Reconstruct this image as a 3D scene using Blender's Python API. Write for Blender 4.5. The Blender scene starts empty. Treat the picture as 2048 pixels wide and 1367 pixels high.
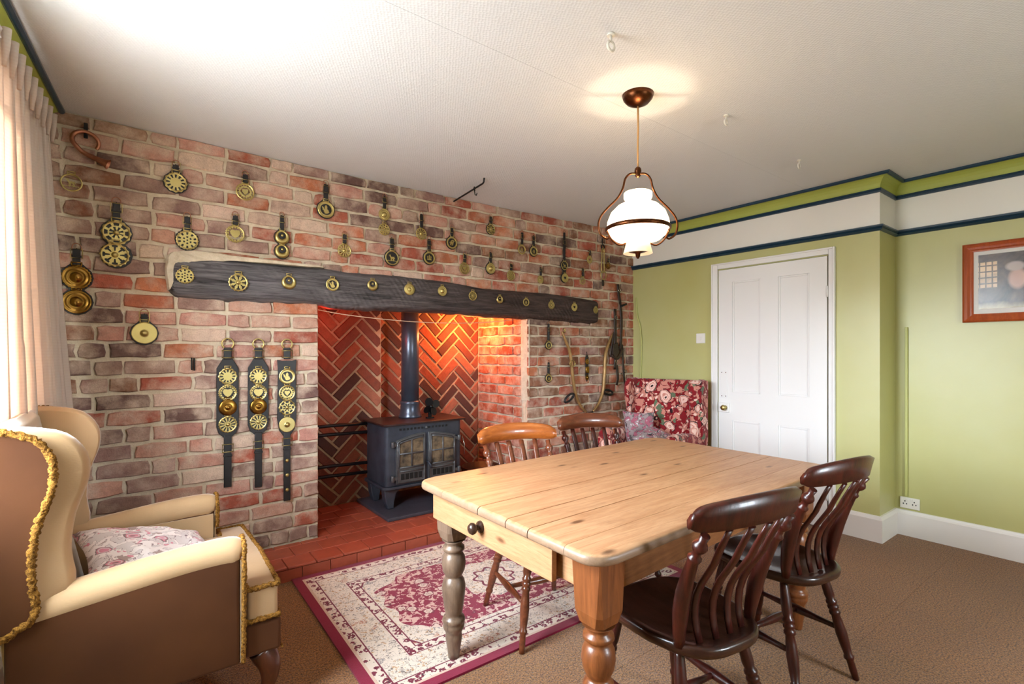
import bpy, bmesh, math, random
from mathutils import Vector, Matrix, noise
random.seed(7)
PI = math.pi
SC = bpy.context.scene
COL = SC.collection

# ------------------------------------------------------------------ camera, light, exposure
EYE = 1.27
cd = bpy.data.cameras.new('camera'); cam = bpy.data.objects.new('camera', cd); COL.objects.link(cam)
cd.sensor_width = 36; cd.lens = 1002 / 2048 * 36; cd.shift_y = 19.5 / 2048; cd.clip_start = .05
cam.location = (0, 0, EYE); cam.rotation_euler = (PI / 2, 0, -math.atan2(.606, .795))
SC.camera = cam
SC.view_settings.view_transform = 'Standard'; SC.view_settings.look = 'None'
SC.view_settings.gamma = 1; SC.view_settings.use_curve_mapping = False
SC.view_settings.exposure = 1.05

w = bpy.data.worlds.new('world'); SC.world = w; w.use_nodes = True
# bright overcast sky over darker ground, one smooth ramp all the way round
wt = w.node_tree; bg = wt.nodes['Background']; wc = wt.nodes.new('ShaderNodeTexCoord'); wx = wt.nodes.new('ShaderNodeSeparateXYZ')
wm = wt.nodes.new('ShaderNodeMapRange'); wr = wt.nodes.new('ShaderNodeMix'); wr.data_type = 'RGBA'
wt.links.new(wc.outputs['Generated'], wx.inputs[0]); wt.links.new(wx.outputs[2], wm.inputs[0])
wm.inputs[1].default_value = -.08; wm.inputs[2].default_value = .12
wt.links.new(wm.outputs[0], wr.inputs[0]); wr.inputs[6].default_value = (.24, .25, .24, 1); wr.inputs[7].default_value = (.80, .90, 1, 1)
wt.links.new(wr.outputs[2], bg.inputs[0]); bg.inputs[1].default_value = 36

def light(name, kind, loc, energy, color, size=.1, size_y=None, rot=(0, 0, 0)):
    l = bpy.data.lights.new(name, kind); l.energy = energy; l.color = color
    if kind == 'AREA':
        l.shape = 'RECTANGLE'; l.size = size; l.size_y = size_y or size
    else: l.shadow_soft_size = size
    o = bpy.data.objects.new(name, l); COL.objects.link(o); o.location = loc; o.rotation_euler = rot
    return o
# daylight through the left window, and through an unseen rear window added as fill
pt = light('window_portal', 'AREA', (-.665, 1.95, 1.53), 1, (1, 1, 1), 1.36, 1.42, (0, -PI / 2, 0)); pt.data.cycles.is_portal = True
pt = light('rear_fill_portal', 'AREA', (2.085, -1.52, 1.30), 1, (1, 1, 1), .74, .82, (PI / 2, 0, 0)); pt.data.cycles.is_portal = True
light('pendant_bulb', 'POINT', (1.858, 1.482, 1.868), 4.5, (1, .76, .50), .012)
light('hearth_orange_bulb', 'POINT', (2.40, 3.80, 1.50), 15, (1, .26, .06), .05)
light('hearth_red_bulb', 'POINT', (1.08, 3.55, 1.52), 1.3, (1, .03, .01), .03)

# ------------------------------------------------------------------ helpers: colour and nodes
def lin(c):
    return tuple(((v / 255) / 12.92 if v / 255 <= .04045 else ((v / 255 + .055) / 1.055) ** 2.4) for v in c)
def rgba(c): return (*lin(c), 1)

class G:
    """small wrapper that writes node graphs"""
    def __init__(s, name):
        s.m = bpy.data.materials.new(name); s.m.use_nodes = True
        s.t = s.m.node_tree; s.b = s.t.nodes['Principled BSDF']; s.out = s.t.nodes['Material Output']
    def n(s, typ, **kw):
        nd = s.t.nodes.new(typ)
        for k, v in kw.items(): setattr(nd, k, v)
        return nd
    def put(s, sock, v):
        if isinstance(v, bpy.types.NodeSocket): s.t.links.new(v, sock)
        elif hasattr(v, 'sk'): s.t.links.new(v.sk, sock)
        else:
            if isinstance(v, tuple) and len(v) == 3 and sock.type == 'RGBA': v = (*v, 1)
            sock.default_value = v
    def math(s, op, a, b=None, c=None):
        nd = s.n('ShaderNodeMath', operation=op)
        s.put(nd.inputs[0], a)
        if b is not None: s.put(nd.inputs[1], b)
        if c is not None: s.put(nd.inputs[2], c)
        return V(s, nd.outputs[0])
    def mix(s, f, a, b, typ='MIX'):
        nd = s.n('ShaderNodeMix', data_type='RGBA', blend_type=typ)
        s.put(nd.inputs[0], f); s.put(nd.inputs[6], a); s.put(nd.inputs[7], b)
        return nd.outputs[2]
    def coord(s, which='Object'):
        if not hasattr(s, 'tc'): s.tc = s.n('ShaderNodeTexCoord')
        return s.tc.outputs[which]
    def mapped(s, which='Object', scale=(1, 1, 1), loc=(0, 0, 0), rot=(0, 0, 0)):
        mp = s.n('ShaderNodeMapping'); s.t.links.new(s.coord(which), mp.inputs[0])
        mp.inputs['Scale'].default_value = scale; mp.inputs['Location'].default_value = loc
        mp.inputs['Rotation'].default_value = rot
        return mp.outputs[0]
    def noise(s, vec, scale, detail=4, rough=.5, dist=0, col=False):
        nd = s.n('ShaderNodeTexNoise'); s.put(nd.inputs['Vector'], vec)
        nd.inputs['Scale'].default_value = scale; nd.inputs['Detail'].default_value = detail
        nd.inputs['Roughness'].default_value = rough; nd.inputs['Distortion'].default_value = dist
        return nd.outputs[1] if col else V(s, nd.outputs[0])
    def vor(s, vec, scale, feat='F1', out=0, rnd=1):
        nd = s.n('ShaderNodeTexVoronoi', feature=feat); s.put(nd.inputs['Vector'], vec)
        nd.inputs['Scale'].default_value = scale; nd.inputs['Randomness'].default_value = rnd
        o = nd.outputs[out]
        return V(s, o) if o.type == 'VALUE' else o
    def ramp(s, f, a, b):
        nd = s.n('ShaderNodeMapRange'); s.put(nd.inputs[0], f)
        nd.inputs[1].default_value = a; nd.inputs[2].default_value = b
        return V(s, nd.outputs[0])
    def xyz(s, vec):
        nd = s.n('ShaderNodeSeparateXYZ'); s.put(nd.inputs[0], vec)
        return [V(s, o) for o in nd.outputs]
    def comb(s, x, y, z):
        nd = s.n('ShaderNodeCombineXYZ')
        for i, v in enumerate((x, y, z)): s.put(nd.inputs[i], v)
        return nd.outputs[0]
    def bump(s, h, strength=.4, dist=.01):
        nd = s.n('ShaderNodeBump'); s.put(nd.inputs['Height'], h)
        nd.inputs['Strength'].default_value = strength; nd.inputs['Distance'].default_value = dist
        s.t.links.new(nd.outputs[0], s.b.inputs['Normal'])
    def set(s, **kw):
        names = dict(color='Base Color', rough='Roughness', metal='Metallic', spec='Specular IOR Level', sheen='Sheen Weight',
                     sheenr='Sheen Roughness', coat='Coat Weight', coatr='Coat Roughness', sheent='Sheen Tint')
        for k, v in kw.items(): s.put(s.b.inputs[names[k]], v)
        return s

class V:
    def __init__(s, g, sk): s.g, s.sk = g, sk
    def __add__(s, o): return s.g.math('ADD', s, o)
    def __radd__(s, o): return s.g.math('ADD', o, s)
    def __sub__(s, o): return s.g.math('SUBTRACT', s, o)
    def __rsub__(s, o): return s.g.math('SUBTRACT', o, s)
    def __mul__(s, o): return s.g.math('MULTIPLY', s, o)
    __rmul__ = __mul__
    def __truediv__(s, o): return s.g.math('DIVIDE', s, o)
    def __lt__(s, o): return s.g.math('LESS_THAN', s, o)
    def __gt__(s, o): return s.g.math('GREATER_THAN', s, o)
    def abs(s): return s.g.math('ABSOLUTE', s)
    def min(s, o): return s.g.math('MINIMUM', s, o)
    def max(s, o): return s.g.math('MAXIMUM', s, o)
    def sin(s): return s.g.math('SINE', s)
    def sqrt(s): return s.g.math('SQRT', s)
    def pow(s, o): return s.g.math('POWER', s, o)
    def mod(s, o): return s.g.math('FLOORED_MODULO', s, o)

def simple(name, col, rough=.6, metal=0, var=0, scale=30, bump=0, bscale=60, bdist=.003, spec=.5, sheen=0):
    g = G(name); g.set(rough=rough, metal=metal, spec=spec, sheen=sheen)
    c = rgba(col)
    if var:
        n = g.noise(g.coord(), scale, 5, .6)
        dark = tuple(v * (1 - var) for v in c[:3]) + (1,)
        g.set(color=g.mix(g.ramp(n, .3, .7), dark, c))
    else: g.set(color=c)
    if bump: g.bump(g.noise(g.coord(), bscale, 4, .6), bump, bdist)
    return g.m

def emit_mix(m, col, strength):
    b = m.node_tree.nodes['Principled BSDF']
    b.inputs['Emission Color'].default_value = (*col, 1); b.inputs['Emission Strength'].default_value = strength

M = {}
# ceiling: embossed white paper
g = G('ceiling_paper'); g.set(color=rgba((222, 223, 226)), rough=.85, spec=.2)
mv = g.mapped('Object', (1, 1, 1), rot=(0, 0, .5))
g.bump(g.vor(mv, 85, 'F1', 0, .35) + g.noise(g.coord(), 3) * .3, .4, .004); M['ceiling'] = g.m
# wall paint in bands: green, white frieze, green cove (paint boundaries sit behind the blue rails)
g = G('wall_paint'); z = g.xyz(g.coord('Object'))[2]
band = (z > 2.10) * (z < 2.35)
gn = g.noise(g.coord(), 1.7, 3)
green = g.mix(g.ramp(gn, .3, .7), rgba((184, 180, 112)), rgba((190, 188, 130)))
g.set(color=g.mix(band, green, rgba((236, 232, 224))), rough=.40, spec=.75)
g.bump(g.noise(g.coord(), 9, 3) * 1.0 + g.noise(g.coord(), 120, 2) * .15, .12, .01); M['wall'] = g.m
M['cove'] = simple('cove_paint', (172, 180, 84), .55)
M['cable_paint'] = simple('cable_paint', (182, 182, 112), .5)
M['plaster'] = simple('plaster', (205, 200, 185), .9, bump=.2)
M['blue'] = simple('blue_gloss', (34, 62, 82), .28)
M['white_paint'] = simple('white_gloss', (236, 234, 232), .32)
M['cream_paint'] = simple('skirting_white', (236, 231, 226), .4)
# bricks
def brick_mat(name, attr, sooty=False):
    g = G(name)
    if attr:
        a = g.n('ShaderNodeAttribute', attribute_name='tone'); base = a.outputs[0]
    else:
        a = g.n('ShaderNodeObjectInfo'); base = a.outputs['Color']
    p = g.coord('Generated') if False else g.n('ShaderNodeNewGeometry').outputs['Position']
    n1 = g.noise(p, 22, 6, .65); n2 = g.noise(p, 9, 5, .6); n3 = g.noise(p, 160, 3, .7)
    c = g.mix(g.ramp(n1, .40, .80) * .45, base, rgba((78, 52, 46)))
    if not sooty:
        c = g.mix(g.ramp(n2, .42, .72) * .9, c, rgba((214, 188, 168)))
    c = g.mix(g.ramp(n3, .4, .8) * .3, c, rgba((40, 26, 24)))
    g.set(color=c, rough=.92, spec=.2)
    g.bump(n1 * 1.0 + n3 * .5 + n2 * .7, .75, .008)
    return g.m
M['brick'] = brick_mat('brick_clay', False); M['brick_field'] = brick_mat('brick_clay_joined', True)
M['brick_soot'] = brick_mat('brick_sooty', False, True)
def mortar(name, c1, c2):
    g = G(name); p = g.n('ShaderNodeNewGeometry').outputs['Position']
    n = g.noise(p, 14, 6, .7); n2 = g.noise(p, 130, 3, .7)
    c = g.mix(g.ramp(n, .3, .75), rgba(c1), rgba(c2))
    g.set(color=c, rough=.95, spec=.15); g.bump(n + n2 * .5, .8, .008); return g.m
M['mortar'] = mortar('lime_mortar', (188, 170, 146), (226, 212, 190))
M['mortar_dark'] = mortar('hearth_mortar', (168, 134, 104), (204, 176, 146))
# hearth tiles
g = G('quarry_tile'); oi = g.n('ShaderNodeObjectInfo')
n = g.noise(g.n('ShaderNodeNewGeometry').outputs['Position'], 18, 5, .6)
g.set(color=g.mix(g.ramp(n, .3, .8) * .5, g.mix(V(g, oi.outputs['Random']), rgba((158, 72, 50)), rgba((178, 88, 62))), rgba((120, 52, 40))), rough=.38, spec=.5)
g.bump(n, .15, .004); M['tile'] = g.m
M['grout'] = simple('tile_grout', (186, 150, 132), .9, var=.3)
# oak beam
g = G('old_oak'); p = g.coord()
st = g.mapped('Object', (1.2, 6, 16)); n = g.noise(st, 3.2, 8, .65, .8); n2 = g.noise(g.mapped('Object', (2, 8, 40)), 4, 5, .7)
x, y, z = g.xyz(p)
hewn = ((x * .5 + z * .35) * 330 + g.noise(p, 5) * 9).sin() * g.ramp(g.noise(p, 3.0, 3), .48, .62)
c = g.mix(g.ramp(n, .32, .7), rgba((52, 48, 50)), rgba((138, 132, 134)))
c = g.mix(g.ramp(n2, .5, .8) * .45, c, rgba((24, 18, 16)))
c = g.mix(g.ramp(x, .7, 2.4) * .8, c, g.mix(g.ramp(n, .3, .8), rgba((26, 15, 10)), rgba((84, 50, 32))))
g.set(color=c, rough=.62, spec=.35); g.bump(n * 1.2 + n2 * .8 + hewn * .25, .9, .012); M['beam'] = g.m
# pine
def wood(name, c1, c2, knot, rough=.42, axis='x', coat=0, dark_edges=False, gs=1):
    g = G(name)
    sc = {'x': (1.4, 16, 16), 'y': (16, 1.4, 16), 'z': (14, 14, 1.2)}[axis]
    oi = g.n('ShaderNodeObjectInfo'); r = V(g, oi.outputs['Random'])
    off = g.comb(r * 7, r * 13, r * 5)
    va = g.n('ShaderNodeVectorMath', operation='ADD'); g.put(va.inputs[0], g.coord()); g.put(va.inputs[1], off)
    mp = g.n('ShaderNodeMapping'); g.put(mp.inputs[0], va.outputs[0]); mp.inputs['Scale'].default_value = sc
    n = g.noise(mp.outputs[0], 2.6 * gs, 7, .62, 1.1)
    fine = g.noise(mp.outputs[0], 14 * gs, 3, .7)
    c = g.mix(g.ramp(n, .3, .72), rgba(c1), rgba(c2))
    c = g.mix(g.ramp(fine, .5, .8) * .35, c, rgba(knot))
    if dark_edges:
        ks = {'x': (2.6, 7, 7), 'y': (7, 2.6, 7), 'z': (7, 7, 2.6)}[axis]
        mk = g.n('ShaderNodeMapping'); g.put(mk.inputs[0], va.outputs[0]); mk.inputs['Scale'].default_value = ks
        k = g.vor(mk.outputs[0], 1.35)
        c = g.mix(g.ramp(k, .13, .055) * .85, c, rgba(knot))
        blot = g.noise(g.coord(), 3.3, 4, .6)
        c = g.mix(g.ramp(blot, .6, .8) * .3, c, rgba(knot))
    if name == 'scrubbed_pine':   # grubby, worn arris of the top
        zz = g.xyz(g.coord())[2]; c = g.mix(g.ramp(zz, .7425, .738) * .65, c, rgba((104, 92, 80)))
    g.set(color=c, rough=rough, spec=.45, coat=coat); g.bump(n * .5 + fine, .12, .003)
    return g.m
M['pine'] = wood('scrubbed_pine', (176, 124, 84), (206, 162, 122), (86, 52, 32), .42, 'x', 0, True)
M['pine_y'] = wood('pine_apron', (164, 114, 76), (192, 148, 108), (92, 54, 30), .45, 'y', 0, True)
M['pine_x'] = wood('pine_rail', (112, 64, 32), (150, 96, 54), (88, 50, 26), .45, 'x', 0, True)
M['pine_leg'] = wood('pine_leg', (100, 54, 26), (142, 82, 42), (56, 30, 16), .36, 'z', .1)
M['pine_grey'] = wood('grey_pine_leg', (92, 72, 58), (138, 114, 94), (60, 42, 32), .34, 'z', .1)  # greyer pine, on the far-left leg only
M['knob'] = simple('dark_knob', (66, 44, 34), .25, var=.3)
M['mahog'] = wood('dark_mahogany', (34, 12, 8), (76, 26, 16), (26, 10, 7), .34, 'z', .15)
M['mahog_seat'] = wood('dark_seat_wood', (32, 15, 10), (60, 30, 20), (26, 13, 9), .3, 'y', .3)
M['amber'] = wood('amber_elm', (136, 68, 24), (178, 100, 42), (80, 38, 16), .28, 'x', .3)
M['brown_wood'] = wood('brown_elm', (80, 40, 24), (122, 66, 40), (46, 22, 14), .28, 'x', .3)
M['cab_wood'] = wood('cabriole_wood', (52, 22, 12), (84, 40, 22), (30, 12, 8), .3, 'z', .3)
M['brass'] = simple('aged_brass', (210, 190, 124), .38, 1, var=.35, scale=60, bump=.15, bscale=200, bdist=.001)
M['brass_dark'] = simple('deep_brass', (158, 116, 52), .26, 1, var=.45, scale=40)
M['hame'] = simple('hame_metal', (172, 134, 84), .36, .45, var=.35, scale=14)
M['copper'] = simple('copper', (190, 128, 100), .38, 1, var=.35, scale=30)
M['bronze'] = simple('bronzed_metal', (104, 62, 38), .34, 1, var=.5, scale=60)
M['leather'] = simple('black_leather', (30, 27, 28), .42, var=.3, scale=50, bump=.3, bscale=180, bdist=.001)
M['brown_leather'] = simple('brown_leather', (48, 28, 20), .45, var=.4, scale=40, bump=.3)
M['iron'] = simple('black_iron', (30, 29, 31), .5, .3, var=.3, bump=.2)
g = G('stove_iron'); p = g.coord(); n = g.noise(p, 9, 4)
g.set(color=g.mix(g.ramp(n, .3, .7), rgba((50, 54, 64)), rgba((74, 78, 90))), rough=.36, metal=.35, spec=.6); g.bump(g.noise(p, 220, 3), .12, .002); M['stove'] = g.m
M['stove_door'] = simple('stove_door_iron', (104, 104, 106), .36, .5, var=.3, scale=30)
M['rust'] = simple('heat_browned_plate', (66, 42, 38), .4, .4, var=.4, scale=14)
g = G('sooty_glass'); p = g.coord(); zz = g.xyz(p)[2]; n = g.noise(p, 14, 5, .6)
g.set(color=g.mix(g.ramp(n, .35, .75), rgba((52, 48, 44)), rgba((150, 128, 100))), rough=.16, spec=.6); M['soot_glass'] = g.m
M['pipe'] = simple('flue_enamel', (84, 90, 104), .3, .6, var=.2, scale=12)
M['slate'] = simple('slate_slab', (72, 70, 80), .42, var=.35, scale=12, bump=.2, bscale=20)
# carpet
g = G('brown_carpet'); p = g.n('ShaderNodeNewGeometry').outputs['Position']
n = g.noise(p, 150, 3, .8); n2 = g.noise(p, 60, 3, .7); n3 = g.noise(p, 1.4, 3)
c = g.mix(g.ramp(n, .41, .59), rgba((68, 40, 14)), rgba((176, 120, 60)))
c = g.mix(g.ramp(n2, .5, .75) * .4, c, rgba((176, 128, 80)))
c = g.mix(g.ramp(n3, .4, .7) * .25, c, rgba((86, 52, 26)))
g.set(color=c, rough=.97, spec=.1, sheen=.25); g.bump(n + n2, .8, .006); M['carpet'] = g.m
M['underlay'] = simple('carpet_backing', (40, 28, 20), .95)
# velvet
g = G('cream_velvet'); p = g.coord(); n = g.noise(p, 3.2, 3); n2 = g.noise(g.mapped('Object', (1, 1, 3)), 120, 2)
g.set(color=g.mix(g.ramp(n, .3, .7), rgba((160, 128, 92)), rgba((180, 148, 112))), rough=.8, spec=.25, sheen=1.0, sheenr=.3, sheent=(.97, .97, .95, 1))
g.bump(n2, .15, .002); M['velvet'] = g.m
g = G('shaded_velvet'); n = g.noise(g.coord(), 3, 3)
g.set(color=g.mix(g.ramp(n, .3, .7), rgba((64, 35, 17)), rgba((82, 48, 24))), rough=.85, spec=.15, sheen=.04); M['velvet_shade'] = g.m  # same velvet darkened: shade on the armchair's outer sides put into the colour
g = G('gold_fringe'); n = g.noise(g.coord(), 150, 3, .7)
g.set(color=g.mix(g.ramp(n, .35, .65), rgba((70, 42, 14)), rgba((158, 112, 48))), rough=.9, spec=.1); g.bump(n, .9, .006); M['fringe'] = g.m
def floral(name, ground, petal, petal2, dark, sc=14, leaf=(96, 110, 84), bloom=.42):
    g = G(name); p = g.coord()
    nz = g.noise(p, sc * 1.1, 2, .5, 0, True)
    dv = g.n('ShaderNodeVectorMath', operation='MULTIPLY_ADD')
    g.put(dv.inputs[0], nz); dv.inputs[1].default_value = (.08, .08, .08); g.put(dv.inputs[2], p)
    q = dv.outputs[0]
    f = g.vor(q, sc); cid = g.vor(q, sc, 'F1', 1); rnd = g.xyz(cid)[0]
    leafn = g.noise(q, sc * 2.2, 2, .5, .6)
    c = g.mix((leafn > .515) * 1.0, rgba(ground), rgba(petal2))
    c = g.mix(((leafn - .515).abs() < .012) * .9, c, rgba(dark))
    small = g.vor(q, sc * 2.3)
    c = g.mix((small < .26) * (g.noise(q, sc * .8) > .47), c, rgba(petal))
    c = g.mix((g.noise(q, sc * 1.3, 2) > .64) * 1.0, c, rgba(leaf))
    big = (f < bloom) * (rnd > .42)
    c = g.mix(big, c, rgba(petal))
    c = g.mix(big * ((f * 34).sin() > .55), c, rgba(petal2))
    c = g.mix(((f - bloom).abs() < .03) * (rnd > .42), c, rgba(dark))
    c = g.mix((f < .1) * (rnd > .42), c, rgba(dark))
    g.set(color=c, rough=.8, spec=.2, sheen=.15); return g.m
M['floral_red'] = floral('red_floral_fabric', (130, 20, 28), (228, 190, 176), (196, 128, 112), (44, 20, 22), 9.5, bloom=.5)
M['floral_cream'] = floral('cream_floral_fabric', (216, 204, 200), (196, 120, 134), (196, 184, 182), (120, 96, 98), 13, (150, 128, 122), .34)
M['floral_grey'] = floral('grey_floral_fabric', (150, 136, 136), (200, 190, 190), (168, 96, 112), (60, 50, 54), 12, (96, 92, 90), .34)
# curtain
g = G('cream_curtain'); x, y, z = g.xyz(g.coord())
wv = (z * 520).sin() * .5 + .5
g.set(color=g.mix(wv * .5, rgba((228, 218, 208)), rgba((220, 206, 194))), rough=.9, spec=.1)
tr = g.n('ShaderNodeBsdfTranslucent'); tr.inputs[0].default_value = rgba((226, 200, 182))
ms = g.n('ShaderNodeMixShader'); ms.inputs[0].default_value = .38
g.t.links.new(g.b.outputs[0], ms.inputs[1]); g.t.links.new(tr.outputs[0], ms.inputs[2]); g.t.links.new(ms.outputs[0], g.out.inputs[0])
g.bump(wv, .25, .002); M['curtain'] = g.m
g = G('white_net'); g.set(color=(.9, .92, .93), rough=.9)
tr = g.n('ShaderNodeBsdfTranslucent'); tr.inputs[0].default_value = (.95, .97, 1, 1)
tp = g.n('ShaderNodeBsdfTransparent')
m1 = g.n('ShaderNodeMixShader'); m1.inputs[0].default_value = .6
m2 = g.n('ShaderNodeMixShader'); m2.inputs[0].default_value = .86
g.t.links.new(g.b.outputs[0], m1.inputs[1]); g.t.links.new(tr.outputs[0], m1.inputs[2])
g.t.links.new(m1.outputs[0], m2.inputs[1]); g.t.links.new(tp.outputs[0], m2.inputs[2]); g.t.links.new(m2.outputs[0], g.out.inputs[0]); M['net'] = g.m
g = G('window_glass'); tp = g.n('ShaderNodeBsdfTransparent'); gl = g.n('ShaderNodeBsdfGlossy'); gl.inputs['Roughness'].default_value = .02
m1 = g.n('ShaderNodeMixShader'); m1.inputs[0].default_value = .06
g.t.links.new(tp.outputs[0], m1.inputs[1]); g.t.links.new(gl.outputs[0], m1.inputs[2]); g.t.links.new(m1.outputs[0], g.out.inputs[0]); M['glass'] = g.m
# opal glass of the lit lamp
g = G('opal_glass'); g.set(color=(.93, .91, .86), rough=.2)
emit_mix(g.m, (1, .72, .42), 3.2); M['opal'] = g.m
M['lamp_cup'] = simple('amber_opal_cup', (236, 206, 164), .3); emit_mix(M['lamp_cup'], (1, .74, .46), .35)
M['cord'] = simple('gold_cord', (190, 140, 84), .6)
M['picture_wood'] = wood('red_brown_frame', (150, 60, 22), (180, 86, 38), (100, 38, 16), .3, 'z', .3)
M['mat_board'] = simple('mat_board', (222, 220, 216), .8)
M['plastic'] = simple('white_plastic', (232, 228, 220), .35)
M['black'] = simple('black_hole', (16, 16, 16), .7)
M['chrome'] = simple('worn_chrome', (170, 165, 155), .25, 1)
M['leaf_black'] = simple('black_fan_metal', (18, 18, 19), .35, .4)
M['wire'] = simple('pale_wire', (225, 190, 160), .5)

# rug
HW, HH = .925, .63
g = G('persian_rug'); x, y, z = g.xyz(g.coord()); p = g.coord()
ax, ay = x.abs(), y.abs()
e = (HW - ax).min(HH - ay)
nz = g.noise(p, 60, 2, .5, 0, True)
dv = g.n('ShaderNodeVectorMath', operation='MULTIPLY_ADD'); g.put(dv.inputs[0], nz); dv.inputs[1].default_value = (.03, .03, .03); g.put(dv.inputs[2], p); q = dv.outputs[0]
IV, CR, BU, TA, DK = rgba((216, 202, 186)), rgba((132, 16, 52)), rgba((112, 26, 50)), rgba((184, 148, 112)), rgba((48, 34, 40))
speck = g.vor(q, 42); vine = g.noise(q, 34, 2, .5, 1.0); fl = g.vor(q, 13); flr = g.xyz(g.vor(q, 13, 'F1', 1))[1]
# wide border and field ivory with fine floral figures
flor = g.mix((speck < .27) * (g.noise(p, 30) > .42), IV, TA)
flor = g.mix((((vine - .5).abs()) < .018) * .75, flor, DK)
flor = g.mix((fl < .30) * (flr > .4) * ((fl * 60).sin() > .2), flor, g.mix(flr > .7, rgba((120, 116, 120)), rgba((176, 120, 96))))
# guard bands
gv = g.vor(q, 27); guard = g.mix((gv < .42) * 1.0, IV, BU); guard = g.mix(gv < .17, guard, IV)
guard = g.mix(g.vor(q, 60) < .2, guard, DK)
# medallion ground
red = g.mix(g.noise(q, 22, 2, .5, 1.6) > .54, CR, rgba((206, 168, 156)))
red = g.mix((fl < .33) * (flr > .35), red, rgba((212, 188, 174))); red = g.mix((fl < .2) * (flr > .35) * ((fl * 90).sin() > .3), red, rgba((150, 116, 110)))
red = g.mix(((fl - .33).abs() < .03) * (flr > .35), red, BU)
lobe = (g.math('ARCTAN2', y, x) * 22).sin() * .025
r_oct = (ax / .62).max(ay / .40).max((ax / .62 + ay / .40) * .66)
med = (r_oct + lobe) < .98
ang = g.math('ARCTAN2', y, x); rr = (x * x + y * y).sqrt()
c = g.mix(e < .30, g.mix(med, flor, red), flor)
ivm = (rr + (ang * 10).sin() * .012) < .21
c = g.mix(ivm, c, flor)
star = rr + (ang * 8).sin() * .014
c = g.mix((star - .105).abs() < .008, c, BU)
cornr = ((ax - .72).abs() + (ay - .42).abs() + (x * 90).sin() * .012)
c = g.mix((((cornr - .17).abs() < .010) * (ax < .66) * (ay < .37)), c, BU)
c = g.mix(e < .275, c, guard); c = g.mix(e < .228, c, flor)
c = g.mix((e - .228).abs() < .003, c, BU); c = g.mix((e - .275).abs() < .003, c, BU)
c = g.mix(e < .100, c, guard); c = g.mix((e - .100).abs() < .003, c, BU)
c = g.mix(e < .056, c, rgba((206, 178, 158))); c = g.mix(e < .044, c, CR)
g.set(color=c, rough=.95, spec=.1, sheen=.2); g.bump(g.noise(p, 320, 2, .7), .5, .004); M['rug'] = g.m
M['rug_edge'] = simple('rug_binding', (132, 16, 52), .95)
# print in the frame: a plain blurred interior
g = G('print'); x, y, z = g.xyz(g.coord()); n = g.noise(g.coord(), 7, 6, .7, 1)
c = g.mix(g.ramp(n, .3, .7), rgba((30, 26, 25)), rgba((104, 84, 72)))
win = (y > .175) * (y < .262) * (z > -.035) * (z < .125)
bars = (((y * 215).sin() > -.8) * ((z * 170).sin() > -.8))
c = g.mix(win * bars * g.ramp(n, .2, .6), c, rgba((222, 190, 150)))
fig = ((y - .085) / .042).pow(2) + ((z - .01) / .065).pow(2)
c = g.mix(g.ramp(fig, 1.2, .5), c, rgba((190, 150, 132)))
head = ((y - .095) / .045).pow(2) + ((z - .085) / .030).pow(2)
c = g.mix(g.ramp(head, 1.2, .5), c, rgba((178, 160, 152)))
c = g.mix(g.ramp(z + n * .08, -.09, -.13) * .8, c, rgba((190, 176, 130)))
g.set(color=c, rough=.25); M['print'] = g.m

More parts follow.
